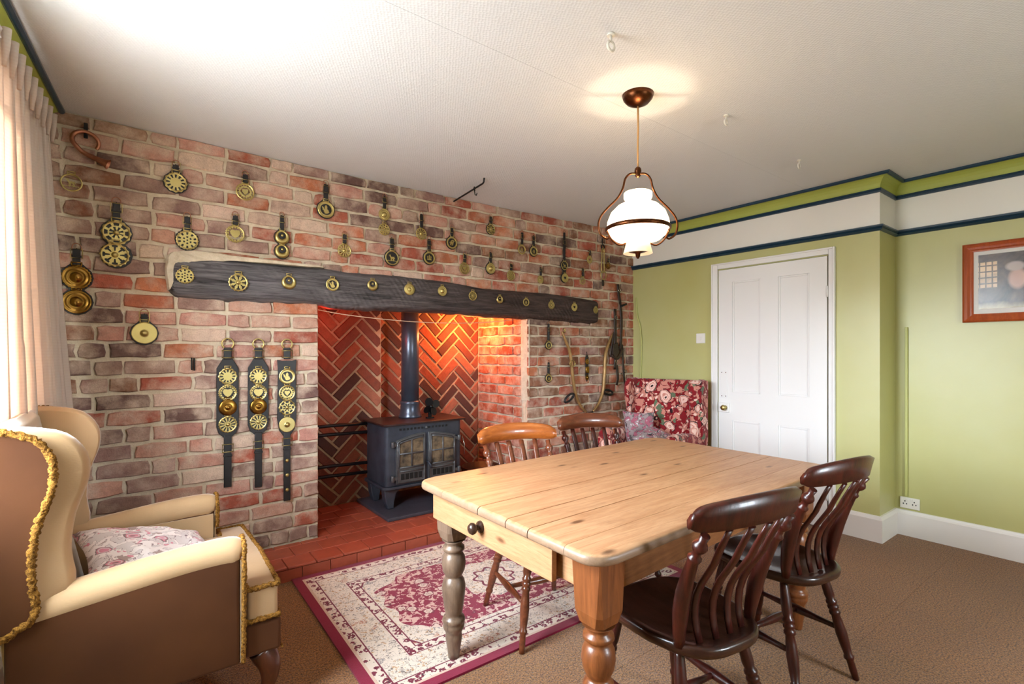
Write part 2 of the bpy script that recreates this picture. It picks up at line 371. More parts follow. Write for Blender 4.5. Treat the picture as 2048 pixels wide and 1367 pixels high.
# ------------------------------------------------------------------ helpers: geometry
class MB:
    def __init__(s): s.v, s.f, s.sm = [], [], []
    def add(s, vs, fs, smooth=False):
        o = len(s.v); s.v += [tuple(v) for v in vs]; s.f += [tuple(i + o for i in f) for f in fs]; s.sm += [smooth] * len(fs); return s
    def box(s, x0, x1, y0, y1, z0, z1):
        v = [(x, y, z) for x in (x0, x1) for y in (y0, y1) for z in (z0, z1)]
        return s.add(v, [(0, 1, 3, 2), (4, 6, 7, 5), (0, 4, 5, 1), (2, 3, 7, 6), (0, 2, 6, 4), (1, 5, 7, 3)])
    def tube(s, pts, r, seg=8, cap=True, jit=0, flat=1.0, closed=False, up=(0, 0, 1)):
        P = [Vector(p) for p in pts]; n = len(P); rs = r if isinstance(r, (list, tuple)) else [r] * n
        vs = []; prev = None
        for i, p in enumerate(P):
            if closed: d = P[(i + 1) % n] - P[i - 1]
            else: d = P[min(i + 1, n - 1)] - P[max(i - 1, 0)]
            d.normalize()
            if prev is None:
                a = Vector(up)
                if abs(a.dot(d)) > .95: a = Vector((1, 0, 0)) if abs(d.x) < .9 else Vector((0, 1, 0))
                a = (a - d * a.dot(d)).normalized()
            else:
                a = (prev - d * prev.dot(d)).normalized()
            prev = a; b = d.cross(a)
            for k in range(seg):
                t = 2 * PI * k / seg; rr = rs[i] * (1 + jit * random.uniform(-1, 1))
                vs.append(p + a * math.cos(t) * rr * flat + b * math.sin(t) * rr)
        fs = []
        m = n if closed else n - 1
        for i in range(m):
            j = (i + 1) % n
            for k in range(seg):
                k2 = (k + 1) % seg; fs.append((i * seg + k, i * seg + k2, j * seg + k2, j * seg + k))
        s.add(vs, fs, True)
        if cap and not closed:
            s.add(vs[:seg], [tuple(range(seg))[::-1]]); s.add(vs[-seg:], [tuple(range(seg))])
        return s
    def turned(s, p0, p1, prof, seg=14):
        p0, p1 = Vector(p0), Vector(p1)
        return s.tube([p0.lerp(p1, t) for t, r in prof], [r for t, r in prof], seg, up=(0, 1, 0))
    def lathe(s, c, prof, seg=24, axis='z', cap=True):
        vs = []
        for r, h in prof:
            for k in range(seg):
                t = 2 * PI * k / seg; a, b = r * math.cos(t), r * math.sin(t)
                vs.append({'z': (c[0] + a, c[1] + b, c[2] + h), 'x': (c[0] + h, c[1] + a, c[2] + b), 'y': (c[0] + a, c[1] + h, c[2] + b)}[axis])
        fs = [(i * seg + k, i * seg + (k + 1) % seg, (i + 1) * seg + (k + 1) % seg, (i + 1) * seg + k) for i in range(len(prof) - 1) for k in range(seg)]
        s.add(vs, fs, True)
        if cap: s.add(vs[:seg], [tuple(range(seg))]); s.add(vs[-seg:], [tuple(range(seg))])
        return s
    def prism(s, poly, a0, a1, plane='xz', smooth=False):
        def P(u, v, w): return {'xz': (u, w, v), 'xy': (u, v, w), 'yz': (w, u, v)}[plane]
        n = len(poly); vs = [P(u, v, a0) for u, v in poly] + [P(u, v, a1) for u, v in poly]
        s.add(vs, [(i, (i + 1) % n, n + (i + 1) % n, n + i) for i in range(n)], smooth)
        return s.add(vs, [tuple(range(n)), tuple(range(n, 2 * n))])
    def mesh(s, name, mats):
        me = bpy.data.meshes.new(name); me.from_pydata(s.v, [], s.f)
        me.polygons.foreach_set('use_smooth', s.sm)
        for m in (mats if isinstance(mats, (list, tuple)) else [mats]): me.materials.append(m)
        bm = bmesh.new(); bm.from_mesh(me); bmesh.ops.remove_doubles(bm, verts=bm.verts, dist=1e-6)
        bmesh.ops.recalc_face_normals(bm, faces=bm.faces); bm.to_mesh(me); bm.free()
        return me
    def build(s, name, mat, parent=None, bevel=0, seg=2, smooth=None):
        me = s.mesh(name, mat); o = bpy.data.objects.new(name, me); COL.objects.link(o); o.parent = parent
        if bevel:
            b = o.modifiers.new('bevel', 'BEVEL'); b.width = bevel; b.segments = seg; b.limit_method = 'ANGLE'; b.angle_limit = .6
            b.harden_normals = False
            me.polygons.foreach_set('use_smooth', [True] * len(me.polygons))
            try: me.set_sharp_from_angle(angle=.9)
            except Exception: pass
        elif smooth: me.polygons.foreach_set('use_smooth', [True] * len(me.polygons))
        return o

def tag(o, label=None, cat=None, group=None, kind=None):
    if label: o['label'] = label
    if cat: o['category'] = cat
    if group: o['group'] = group
    if kind: o['kind'] = kind
    return o
def thing(name, label, cat, loc=(0, 0, 0), rz=0, group=None):
    o = bpy.data.objects.new(name, None); COL.objects.link(o); o.empty_display_size = .05
    o.location = loc; o.rotation_euler = (0, 0, rz)
    return tag(o, label, cat, group)
def link(name, me, parent=None, loc=(0, 0, 0), scale=(1, 1, 1), rot=(0, 0, 0)):
    o = bpy.data.objects.new(name, me); COL.objects.link(o); o.parent = parent
    o.location = loc; o.scale = scale; o.rotation_euler = rot; return o
def catmull(pts, k=6, closed=False):
    P = [Vector(p) for p in pts]; n = len(P); out = []
    for i in range(n if closed else n - 1):
        a, b, c, d = (P[(i - 1) % n] if closed or i > 0 else P[0]), P[i], P[(i + 1) % n], (P[(i + 2) % n] if closed or i + 2 < n else P[-1])
        for j in range(k):
            t = j / k
            out.append(.5 * ((2 * b) + (c - a) * t + (2 * a - 5 * b + 4 * c - d) * t * t + (3 * b - a - 3 * c + d) * t ** 3))
    if not closed: out.append(P[-1])
    return out
def sweep(path, prof, closed_prof=True):
    """profile (offset into the room, z) mitred along a plan path; room lies to the right of the walking direction"""
    n = len(path); mb = MB(); P = [Vector(p) for p in path]; rings = []
    for i, p in enumerate(P):
        ns = []
        if i > 0: d = (P[i] - P[i - 1]).normalized(); ns.append(Vector((d.y, -d.x)))
        if i < n - 1: d = (P[i + 1] - P[i]).normalized(); ns.append(Vector((d.y, -d.x)))
        m = sum(ns, Vector((0, 0))); m = m / m.dot(ns[0]) if len(ns) == 2 and m.dot(ns[0]) > 1e-6 else ns[0]
        rings.append([(p.x + m.x * o, p.y + m.y * o, z) for o, z in prof])
    k = len(prof); vs = [v for r in rings for v in r]
    fs = [(i * k + j, i * k + (j + 1) % k, (i + 1) * k + (j + 1) % k, (i + 1) * k + j) for i in range(n - 1) for j in range(k if closed_prof else k - 1)]
    mb.add(vs, fs); mb.add(rings[0], [tuple(range(k))]); mb.add(rings[-1], [tuple(range(k))])
    return mb

# ------------------------------------------------------------------ the room
H = 2.45
def yw(x):   # the old brick wall bows a little
    A, B, C = (-.33, 3.29), (1.0, 3.33), (3.975, 3.24)
    return (A[1] * (x - B[0]) * (x - C[0]) / ((A[0] - B[0]) * (A[0] - C[0])) + B[1] * (x - A[0]) * (x - C[0]) / ((B[0] - A[0]) * (B[0] - C[0]))
            + C[1] * (x - A[0]) * (x - B[0]) / ((C[0] - A[0]) * (C[0] - B[0])))
def xl(y): return -.327 - .072 * (3.29 - y)   # left wall
OX0, OX1, OZ = .962, 2.685, 1.60              # hearth opening
def structure(o): o['kind'] = 'structure'; return o

structure(MB().box(-1.0, 4.6, -1.6, 4.3, H, H + .12).build('ceiling', M['ceiling']))
seam = MB().box(-.5, 3.97, 1.60, 1.604, H - .0008, H).build('trim_1', M['ceiling']); structure(seam)
fl = structure(MB().box(-1.0, 4.6, -1.6, 4.3, -.10, -.006).build('floor', M['underlay']))
T = .52
ct = MB().box(-T / 2 + .0006, T / 2 - .0006, -T / 2 + .0006, T / 2 - .0006, -.006, 0).mesh('carpet_tile', M['carpet'])
for i in range(10):
    for j in range(9):
        link('carpet_tile', ct, fl, (-.60 + T / 2 + i * T, -1.27 + .01 + T / 2 + j * T, 0))
# brick wall body
xs = [-.36 + i * (4.36 / 40) for i in range(41)]
mb = MB()
def pier(x0, x1, z0, z1, back=4.2):
    pts = [x0] + [x for x in xs if x0 + .01 < x < x1 - .01] + [x1]
    mb.prism([(x, yw(x)) for x in pts] + [(x1, back), (x0, back)], z0, z1, 'xy')
pier(-.40, OX0, 0, H); pier(OX1, 4.30, 0, H); pier(OX0, OX1, OZ, H, 3.60)
far = structure(mb.build('wall_far', M['mortar']))
hb = MB().box(OX0 - .1, OX1 + .1, 4.06, 4.2, 0, 2.2).box(OX0 - .1, 1.64, 3.93, 4.06, 0, 2.2).box(OX0 - .1, OX1 + .1, 3.4, 4.2, 2.15, 2.25)
fback = structure(hb.build('wall_fireplace_back', M['mortar_dark']))
fside = structure(MB().box(OX1 - .004, OX1 + .08, 3.335, 4.06, .0, 1.62).build('wall_fireplace_side', M['mortar']))

PAL = {'pink': (196, 144, 126), 'orange': (194, 118, 86), 'red': (176, 96, 76), 'dusk': (160, 126, 114), 'dark': (118, 90, 82), 'pale': (212, 180, 162), 'brown': (150, 104, 80)}
def tone(x, z):  # mix by stretch of wall; partly lamplight and daylight tint put into the bricks
    if x < .05: ks = ['dusk'] * 4 + ['dark'] * 2 + ['brown', 'red', 'pink', 'brown']
    elif x < 1.0: ks = (['pink'] * 3 + ['pale'] * 2 + ['orange', 'dusk', 'dusk', 'red']) if z > 1.2 else (['dusk'] * 3 + ['pink'] * 3 + ['pale'] + ['red', 'dark'])
    elif x < 2.3: ks = ['orange'] * 3 + ['pink'] * 2 + ['red'] * 2 + ['dusk', 'dark', 'pale']
    else: ks = ['orange'] * 3 + ['red'] * 3 + ['brown'] * 3 + ['dark', 'dusk']
    c = lin(PAL[random.choice(ks)]); k = random.uniform(.85, 1.12)
    return (c[0] * k, c[1] * k * random.uniform(.95, 1.05), c[2] * k, 1)
def piece(poly, depth, inset, jit=0, jy=0, mb=None):
    """solid stone from an outline in the x-z plane, front towards -y, edges rounded by an inset"""
    mb = mb or MB(); n = len(poly); cx = sum(p[0] for p in poly) / n; cz = sum(p[1] for p in poly) / n
    def ring(ins, y, jv=0):
        out = []
        for u, v in poly:
            du, dv = u - cx, v - cz; L = math.hypot(du, dv) or 1
            out.append((u - du / L * ins[0] * (1 if abs(du) > 0 else 0), y + random.uniform(-jv, jv), v - dv / L * ins[1]))
        return out
    a = ring((0, 0), 0); b = ring((0, 0), -depth * .62); c = ring(inset if isinstance(inset, tuple) else (inset, inset), -depth, jy)
    fs = [(i, (i + 1) % n, n + (i + 1) % n, n + i) for i in range(n)] + [(n + i, n + (i + 1) % n, 2 * n + (i + 1) % n, 2 * n + i) for i in range(n)] + [tuple(range(2 * n, 3 * n))]
    mb.add(a + b + c, fs); return mb
def unit_outline(L):
    j = lambda a: random.uniform(-a, a); e = .0055 / L; hz = .0042 / .075
    xs_ = [-.5, -.17, .17, .5]
    top = [(x * (1 if abs(x) < .5 else .985) + j(e), .5 + j(hz) - (hz if abs(x) == .5 else 0)) for x in xs_]
    bot = [(x + j(e), -.5 + j(hz) + (hz if abs(x) == .5 else 0)) for x in xs_[::-1]]
    return top + [(.5 + j(e), j(.1))] + bot + [(-.5 + j(e), j(.1))]
VAR = {}
for L in (.225, .105, .16):
    VAR[L] = [piece(unit_outline(L), 1, (.006 / L, .006 / .075), jy=.12).mesh('brick', M['brick']) for _ in range(8)]
def variant(L): return min(VAR, key=lambda k: abs(k - L))
# lay the courses
CH = .0885; allb = []
zc = .08 + CH / 2; row = 0
BEAM = (.16, 3.47, 1.585, 1.775)
while zc - CH / 2 < H:
    ztop = min(zc + CH / 2 - .0068, H - .002); zbot = zc - CH / 2 + .0068
    if ztop - zbot > .012:
        segs = [(-.38, OX0), (OX1, 4.02)] if zc < OZ - .02 else [(-.38, 4.02)]
        for a, b in segs:
            x = a; first = True
            pat = row % 2
            while x < b - .02:
                L = random.choice([.225, .225, .105, .225]) if not (first and pat) else random.choice([.105, .16])
                L += random.uniform(-.008, .008); first = False
                x1 = min(x + L, b)
                if b - x1 < .06: x1 = b
                zm = (zbot + ztop) / 2; xm = (x + x1) / 2
                if not (BEAM[0] + .02 < x and x1 < BEAM[1] - .02 and BEAM[2] < zbot and ztop < BEAM[3]):
                    allb.append((xm, zm, x1 - x, ztop - zbot))
                x = x1 + random.uniform(.012, .017)
    zc += CH; row += 1
allb = [b for b in allb if b[0] > -.36]
allb.sort(key=lambda b: -(b[2] * b[3]) / ((b[0] * .606 + 3.3 * .795) ** 3))
for i, (x, z, L, h) in enumerate(allb[:300]):
    o = link('brick', random.choice(VAR[variant(L)]), far, (x, yw(x) + .004, z + random.uniform(-.002, .002)), (L, random.uniform(.014, .021), h),
             (0, random.uniform(-.012, .012), math.atan((yw(x + .05) - yw(x - .05)) / .1)))
    o.color = tone(x, z)
mb = MB(); tones = []
for (x, z, L, h) in allb[300:]:
    ol = [(x + u * L, z + v * h) for u, v in unit_outline(L)]
    k0 = len(mb.v); piece(ol, random.uniform(.014, .021), .006, jy=.0015, mb=mb)
    for i in range(k0, len(mb.v)): mb.v[i] = (mb.v[i][0], mb.v[i][1] + yw(x) + .004, mb.v[i][2])
    t = tone(x, z); tones += [t] * (len(mb.v) - k0)
me = bpy.data.meshes.new('brick_field'); me.from_pydata(mb.v, [], mb.f); me.materials.append(M['brick_field'])
ca = me.color_attributes.new('tone', 'FLOAT_COLOR', 'POINT')
for i, t in enumerate(tones): ca.data[i].color = t
o = bpy.data.objects.new('brick_field', me); COL.objects.link(o); o.parent = far; o['kind'] = 'stuff'

# herringbone brick back
def clip(poly, x0, x1, z0, z1):
    for ax, lim, sg in ((0, x0, 1), (0, x1, -1), (1, z0, 1), (1, z1, -1)):
        out = []
        for i in range(len(poly)):
            a, b = poly[i - 1], poly[i]; ia, ib = (a[ax] - lim) * sg >= 0, (b[ax] - lim) * sg >= 0
            if ia != ib:
                t = (lim - a[ax]) / (b[ax] - a[ax]); out.append((a[0] + (b[0] - a[0]) * t, a[1] + (b[1] - a[1]) * t))
            if ib: out.append(b)
        poly = out
        if not poly: return []
    return poly
def area(p): return abs(sum(p[i - 1][0] * p[i][1] - p[i][0] * p[i - 1][1] for i in range(len(p)))) / 2
def herring(x0, x1, z0, z1, y, W=.086, N=3, ox=0, oz=0):
    c45 = math.sqrt(.5); seen = set()
    for i in range(-40, 60):
        for j in range(-40, 60):
            t = (i - j) % (2 * N)
            if t == 0: r = (i * W, j * W, (i + N) * W, (j + 1) * W)
            elif t == 2 * N - 1: r = (i * W, j * W, (i + 1) * W, (j + N) * W)
            else: continue
            g_ = .0085; a, b, c, d = r[0] + g_, r[1] + g_, r[2] - g_, r[3] - g_
            q = [(a, b), ((a + c) / 2, b), (c, b), (c, d), ((a + c) / 2, d), (a, d)] if c - a > d - b else [(a, b), (c, b), (c, (b + d) / 2), (c, d), (a, d), (a, (b + d) / 2)]
            q = [((u - v) * c45 + ox + random.uniform(-.003, .003), (u + v) * c45 + oz + random.uniform(-.003, .003)) for u, v in q]
            q = clip(q, x0, x1, z0, z1)
            if len(q) < 3 or area(q) < .0012: continue
            cx = sum(p_[0] for p_ in q) / len(q); cz = sum(p_[1] for p_ in q) / len(q)
            q = [(u - cx, v - cz) for u, v in q]
            me_ = piece(q, random.uniform(.010, .018), .005, jy=.001).mesh('brick', M['brick_soot'])
            o_ = link('brick', me_, fback, (cx, y + .003, cz))
            col = lin(random.choice([(160, 92, 68), (144, 80, 62), (124, 74, 62), (172, 110, 86), (92, 64, 58)])); k_ = random.uniform(.8, 1.1)
            o_.color = (col[0] * k_, col[1] * k_, col[2] * k_, 1)
herring(OX0 + .0, 1.632, .085, 1.66, 3.93, ox=1.30, oz=.02)
herring(1.652, OX1 - .012, .085, 1.70, 4.06, ox=2.28, oz=.0)
# right cheek of the fireplace: coursed bricks, seen at a slant
zc = .085 + CH / 2; row = 0
while zc < 1.60:
    y = 3.375; first = True
    while y < 4.02:
        L = random.choice([.225, .225, .105]) if not (first and row % 2) else .105
        y1 = min(y + L, 4.035)
        if y1 - y > .04:
            o = link('brick', random.choice(VAR[variant(y1 - y)]), fside, (OX1, (y + y1) / 2, zc), (y1 - y, .018, CH - .012), (0, 0, -PI / 2))
            c = lin(random.choice([(180, 96, 66), (158, 80, 60), (176, 118, 98), (196, 110, 80)])); o.color = (*c, 1)
        y = y1 + .013; first = False
    zc += CH; row += 1
# pale mortar corner strip of the right pier
poly = [(OX1 - .018, 3.366), (OX1 + .006, yw(OX1) - .016), (OX1 + .020, yw(OX1) - .014), (OX1 + .02, 3.39), (OX1 - .01, 3.39)]
structure(MB().prism(poly, .85, 1.545, 'xy').build('trim_2', M['mortar'], bevel=.008))

# left wall with its window, rear wall, right walls
def wall_run(name, p0, p1, thick, holes, mat):
    """vertical wall from p0 to p1 (thickness away from the room) with rectangular holes (s0,s1,z0,z1)"""
    p0, p1 = Vector(p0), Vector(p1); d = (p1 - p0); L = d.length; d.normalize(); nrm = Vector((-d.y, d.x))
    m = MB()
    def slab(s0, s1, z0, z1):
        pts = [p0 + d * s0, p0 + d * s1, p0 + d * s1 + nrm * thick, p0 + d * s0 + nrm * thick]
        m.prism([tuple(q) for q in pts], z0, z1, 'xy')
    s = 0
    for s0, s1, z0, z1 in holes:
        slab(s, s0, 0, H); slab(s0, s1, 0, z0) if z0 > 0 else None; slab(s0, s1, z1, H); s = s1
    slab(s, L, 0, H)
    return structure(m.build(name, mat))
pL0, pL1 = (xl(-1.3), -1.3), (xl(3.30), 3.30)
wall_run('wall_left', pL0, pL1, .22, [(2.55, 3.95, .85, 2.20)], M['wall'])
wall_run('wall_rear', (4.285, -1.3), (xl(-1.3) - .1, -1.3), .2, [(1.85, 2.55, .90, 1.70)], M['wall'])  # hole is for the added fill window behind the camera
wall_run('wall_right', (3.975, 3.30), (3.975, 1.30), .16, [(3.30 - 2.317, 3.30 - 1.479, 0, 1.96)], M['wall'])
structure(MB().box(3.975, 4.45, 1.17, 1.30, 0, H).build('wall_return', M['wall']))
wall_run('wall_right_recess', (4.285, 1.17), (4.285, -1.3), .16, [], M['wall'])
structure(MB().box(4.14, 4.16, 1.3, 2.6, 0, 2.1).build('wall_behind_door', M['plaster']))
# windows: frame, sill, glass
def window(name, p0, d, s0, s1, z0, z1, nrm):
    root = bpy.data.objects.new(name, None); COL.objects.link(root); root['kind'] = 'structure'
    p0, d, nrm = Vector(p0), Vector(d), Vector(nrm)
    def slab(nm, mat, a, b, c0, c1, o0, o1):
        pts = [p0 + d * a + nrm * o0, p0 + d * b + nrm * o0, p0 + d * b + nrm * o1, p0 + d * a + nrm * o1]
        return MB().prism([tuple(q) for q in pts], c0, c1, 'xy').build(nm, mat, root, bevel=.004)
    for a, b, c0, c1 in ((s0, s0 + .05, z0, z1), (s1 - .05, s1, z0, z1), (s0 + .05, s1 - .05, z0, z0 + .05), (s0 + .05, s1 - .05, z1 - .05, z1)):
        slab('window_frame', M['white_paint'], a, b, c0, c1, .10, .15)
    mz = (z0 + z1) / 2; ms_ = (s0 + s1) / 2
    slab('glazing_bar', M['white_paint'], s0 + .05, s1 - .05, mz - .015, mz + .015, .11, .14)
    slab('glazing_bar', M['white_paint'], ms_ - .015, ms_ + .015, z0 + .05, mz - .015, .11, .14); slab('glazing_bar', M['white_paint'], ms_ - .015, ms_ + .015, mz + .015, z1 - .05, .11, .14)
    slab('window_sill', M['white_paint'], s0 - .0, s1 + .0, z0 - .0, z0 + .012, .0, .10)
    for a, b in ((s0 + .05, ms_ - .015), (ms_ + .015, s1 - .05)):
        for c0, c1 in ((z0 + .05, mz - .015), (mz + .015, z1 - .05)):
            slab('pane', M['glass'], a, b, c0, c1, .122, .126)
dL = (Vector(pL1) - Vector(pL0)).normalized()
window('window_1', pL0, tuple(dL), 2.55, 3.95, .85, 2.20, (-dL.y, dL.x))
window('window_rear_fill', (4.285, -1.3), (-1, 0), 1.85, 2.55, .90, 1.70, (0, -1))  # unseen window added behind the camera to brighten ceiling and bricks
# mouldings
RP = [(3.975, 3.235), (3.975, 1.17), (4.285, 1.17), (4.285, -1.3)]
LP = [pL0, (xl(3.285), 3.285)]
cove = [(0, 2.352)] + [(.062 * (1 - math.cos(a)), 2.352 + .086 * math.sin(a)) for a in [i * PI / 2 / 6 for i in range(7)]] + [(.062, 2.449), (0, 2.449)]
topb = [(.050, 2.449), (.050, 2.436), (.058, 2.430), (.066, 2.430), (.074, 2.438), (.074, 2.449)]
rail2 = [(0, 2.334), (.010, 2.336), (.014, 2.344), (.008, 2.350), (.014, 2.356), (.010, 2.362), (0, 2.363)]
dado = [(0, 2.078), (.010, 2.080), (.022, 2.090), (.016, 2.097), (.028, 2.104), (.028, 2.113), (.018, 2.118), (0, 2.120)]
base = [(0, 0), (.02, 0), (.02, .150), (.014, .160), (.010, .172), (0, .174)]
k = 3
for path in (RP, LP):
    for prof, m in ((cove, 'cove'), (topb, 'blue'), (rail2, 'blue'), (dado, 'blue')):
        structure(sweep(path, prof).build('trim_%d' % k, M[m])); k += 1
structure(sweep([(3.975, 1.43), (3.975, 1.17), (4.285, 1.17), (4.285, -1.3)], base).build('baseboard_right', M['cream_paint']))
structure(sweep([(3.975, 3.235), (3.975, 2.375)], base).build('baseboard_far', M['cream_paint']))
structure(sweep(LP, base).build('baseboard_left', M['cream_paint']))

# door
door = bpy.data.objects.new('door_1', None); COL.objects.link(door); door['kind'] = 'structure'
X0 = 3.975
def arch(y0, y1, z0, z1): 
    m_ = MB().box(X0 - .018, X0, y0, y1, z0, z1); return m_
for y0, y1, z0, z1 in ((1.430, 1.474, 0, 2.013), (2.322, 2.375, 0, 2.013), (1.474, 2.322, 1.966, 2.013)):
    MB().box(X0 - .018, X0, y0, y1, z0, z1).build('architrave', M['white_paint'], door, bevel=.004)
for y0, y1, z0, z1 in ((1.430, 1.443, 0, 2.013), (2.362, 2.375, 0, 2.013), (1.443, 2.362, 2.000, 2.013)):
    MB().box(X0 - .028, X0 - .018, y0, y1, z0, z1).build('architrave_bead', M['white_paint'], door, bevel=.003)
LY0, LY1 = 1.483, 2.313
fx0, fx1 = X0 - .012, X0 + .028
PAN = [(1.600, 1.824, .935, 1.848), (1.959, 2.194, .935, 1.848), (1.600, 1.824, .20, .705), (1.959, 2.194, .20, .705)]
m_ = MB()
for y0, y1, z0, z1 in ((LY0, 1.600, .008, 1.955), (2.194, LY1, .008, 1.955), (1.600, 2.194, .008, .20), (1.600, 2.194, .705, .935), (1.600, 2.194, 1.848, 1.955), (1.824, 1.959, .20, .705), (1.824, 1.959, .935, 1.848)):
    m_.box(fx0, fx1, y0, y1, z0, z1)
leaf = m_.build('door_leaf', M['white_paint'], door)
for y0, y1, z0, z1 in PAN:
    q = MB().box(fx0 + .012, fx1 - .01, y0, y1, z0, z1)
    q.build('panel', M['white_paint'], leaf)
    b_ = .014
    for (a0, a1, c0, c1) in ((y0, y0 + b_, z0, z1), (y1 - b_, y1, z0, z1), (y0 + b_, y1 - b_, z0, z0 + b_), (y0 + b_, y1 - b_, z1 - b_, z1)):
        MB().box(fx0 + .004, fx0 + .012, a0, a1, c0, c1).build('moulding', M['white_paint'], leaf, bevel=.003)
fp = MB().box(fx0 - .004, fx0, 2.235, 2.295, .885, 1.112).build('finger_plate', M['white_paint'], door, bevel=.002)
for yy in (2.247, 2.283):
    for zz in (.90, 1.097): MB().lathe((fx0 - .0055, yy, zz), [(.004, 0), (.004, .002)], 8, 'x').build('screw', M['chrome'], fp)
lk = MB().box(fx0 - .016, fx0, 2.215, 2.308, .765, .845).build('rim_lock', M['white_paint'], door, bevel=.004)
tag(MB().lathe((fx0 - .062, 2.245, .806), [(.004, 0), (.019, .003), (.024, .014), (.019, .026), (.009, .031), (.009, .04), (.018, .046)], 20, 'x').build('door_knob', M['brass'], door), 'small round brass knob')
for zz in (1.70, .25): MB().lathe((fx0 - .008, LY0 - .003, zz), [(.007, -.04), (.007, .04)], 10, 'z').build('hinge', M['white_paint'], door)

# hearth of quarry tiles
hearth = thing('hearth', 'raised red quarry-tiled hearth step running into the brick fireplace', 'hearth', (0, 0, 0))
MB().box(.10, 2.98, 2.965, 3.34, 0, .069).box(OX0 + .003, OX1 - .003, 3.34, 3.93, 0, .069).build('hearth_bed', M['grout'], hearth)
TP = .156; tm = {}
def tile(x0, x1, y0, y1):
    key = (round(x1 - x0, 3), round(y1 - y0, 3))
    if key not in tm:
        b = bmesh.new(); bmesh.ops.create_cube(b, size=1); bmesh.ops.scale(b, vec=(key[0], key[1], .014), verts=b.verts)
        bmesh.ops.bevel(b, geom=b.edges[:], offset=.003, segments=1, affect='EDGES'); me_ = bpy.data.meshes.new('hearth_tile'); b.to_mesh(me_); b.free()
        me_.materials.append(M['tile']); tm[key] = me_
    link('hearth_tile', tm[key], hearth, ((x0 + x1) / 2, (y0 + y1) / 2, .073 + random.uniform(-.0007, .0007)))
for r in range(3):
    y0 = 2.948 + r * TP; y1 = min(y0 + TP - .0045, 3.31 if r == 2 else 9); off = [.0, .078, 0][r]
    x = .07 + off - TP
    while x < 2.95:
        x0, x1 = max(x, .10), min(x + TP - .0045, 2.98)
        if x1 - x0 > .03: tile(x0, x1, y0, y1)
        x += TP
y = 3.313
for r in range(4):
    y1 = min(y + TP - .0045, 3.93); x = OX0 + .006 + [.078, 0][r % 2] - TP
    while x < OX1 - .01:
        x0, x1 = max(x, OX0 + .004), min(x + TP - .0045, OX1 - .022)
        if x1 - x0 > .03 and y1 - y > .02: tile(x0, x1, y, y1)
        x += TP
    y += TP
x = .07 - .078
while x < 2.95:
    x0, x1 = max(x, .10), min(x + TP - .0045, 2.98)
    if x1 - x0 > .02: MB().box(x0, x1, 2.950, 2.965, .0, .064).build('riser_tile', M['tile'], hearth)
    x += TP

# ------------------------------------------------------------------ lintel beam
top = [(.165, 1.75), (.20, 1.775), (.30, 1.792), (.40, 1.806), (.72, 1.806), (1.0, 1.812), (1.15, 1.802), (1.5, 1.810), (1.9, 1.802), (2.26, 1.772), (2.6, 1.778), (2.88, 1.780), (3.2, 1.765), (3.44, 1.750), (3.47, 1.735)]
bot = [(.165, 1.600), (.20, 1.568), (.36, 1.560), (.72, 1.563), (.96, 1.570), (1.12, 1.548), (1.5, 1.556), (1.9, 1.560), (2.36, 1.546), (2.6, 1.548), (2.88, 1.541), (3.2, 1.530), (3.44, 1.526), (3.47, 1.535)]
def interp(tb, x):
    for (a, b), (c, d) in zip(tb, tb[1:]):
        if x <= c: return b + (d - b) * max(0, (x - a)) / (c - a)
    return tb[-1][1]
NX, NZ = 220, 14
vs, fs = [], []
for i in range(NX + 1):
    x = .165 + (3.47 - .165) * i / NX
    zt = interp(top, x) + .006 * noise.noise(Vector((x * 9, 3, 0))); zb = interp(bot, x) + .008 * noise.noise(Vector((x * 12, 7, 0)))
    endr = min(1, (x - .165) / .03, (3.47 - x) / .02) ** .5 if .165 < x < 3.47 else 0
    for j in range(NZ + 1):
        t = j / NZ; z = zb + (zt - zb) * t
        rnd = (1 - abs(2 * t - 1) ** 6) ** .5 * max(.15, endr)
        nn = noise.noise(Vector((x * 3, z * 18, 2))) * .010 + noise.noise(Vector((x * 14, z * 60, 5))) * .004
        vs.append((x + .01 * noise.noise(Vector((x * 5, z * 20, 9))) * (i in (0, NX)), yw(x) - .072 * rnd - nn * endr, z))
    vs.append((x, yw(x) + .06, zt)); vs.append((x, yw(x) + .06, zb))
K = NZ + 3
for i in range(NX):
    for j in range(NZ): fs.append((i * K + j, (i + 1) * K + j, (i + 1) * K + j + 1, i * K + j + 1))
    a, b = i * K, (i + 1) * K
    fs.append((a + NZ, b + NZ, b + NZ + 1, a + NZ + 1)); fs.append((a + NZ + 2, a + NZ + 1, b + NZ + 1, b + NZ + 2)); fs.append((a, a + NZ + 2, b + NZ + 2, b))
fs.append(tuple(range(K))); fs.append(tuple(NX * K + j for j in range(K)))
bmB = MB(); bmB.add(vs, fs, True)
tag(bmB.build('oak_beam', M['beam']), 'long dark rough-hewn oak lintel beam set in the brick wall above the fireplace', 'beam')
# cement packed over the left end of the beam
pts = catmull([(.162, 1.60, 0), (.150, 1.70, 0), (.160, 1.79, 0), (.22, 1.822, 0), (.34, 1.832, 0), (.62, 1.820, 0), (.95, 1.814, 0), (.95, 1.804, 0), (.62, 1.800, 0), (.42, 1.790, 0), (.30, 1.772, 0), (.225, 1.745, 0), (.185, 1.66, 0)], 4, True)
pl = [(p[0], p[1]) for p in pts]; mb = piece([(u + random.uniform(-.003, .003), v + random.uniform(-.003, .003)) for u, v in pl], .066, .008, jy=.006)
mb.v = [(a, b + yw(.4), c) for a, b, c in mb.v]
structure(mb.build('trim_20', M['mortar'], bevel=0))

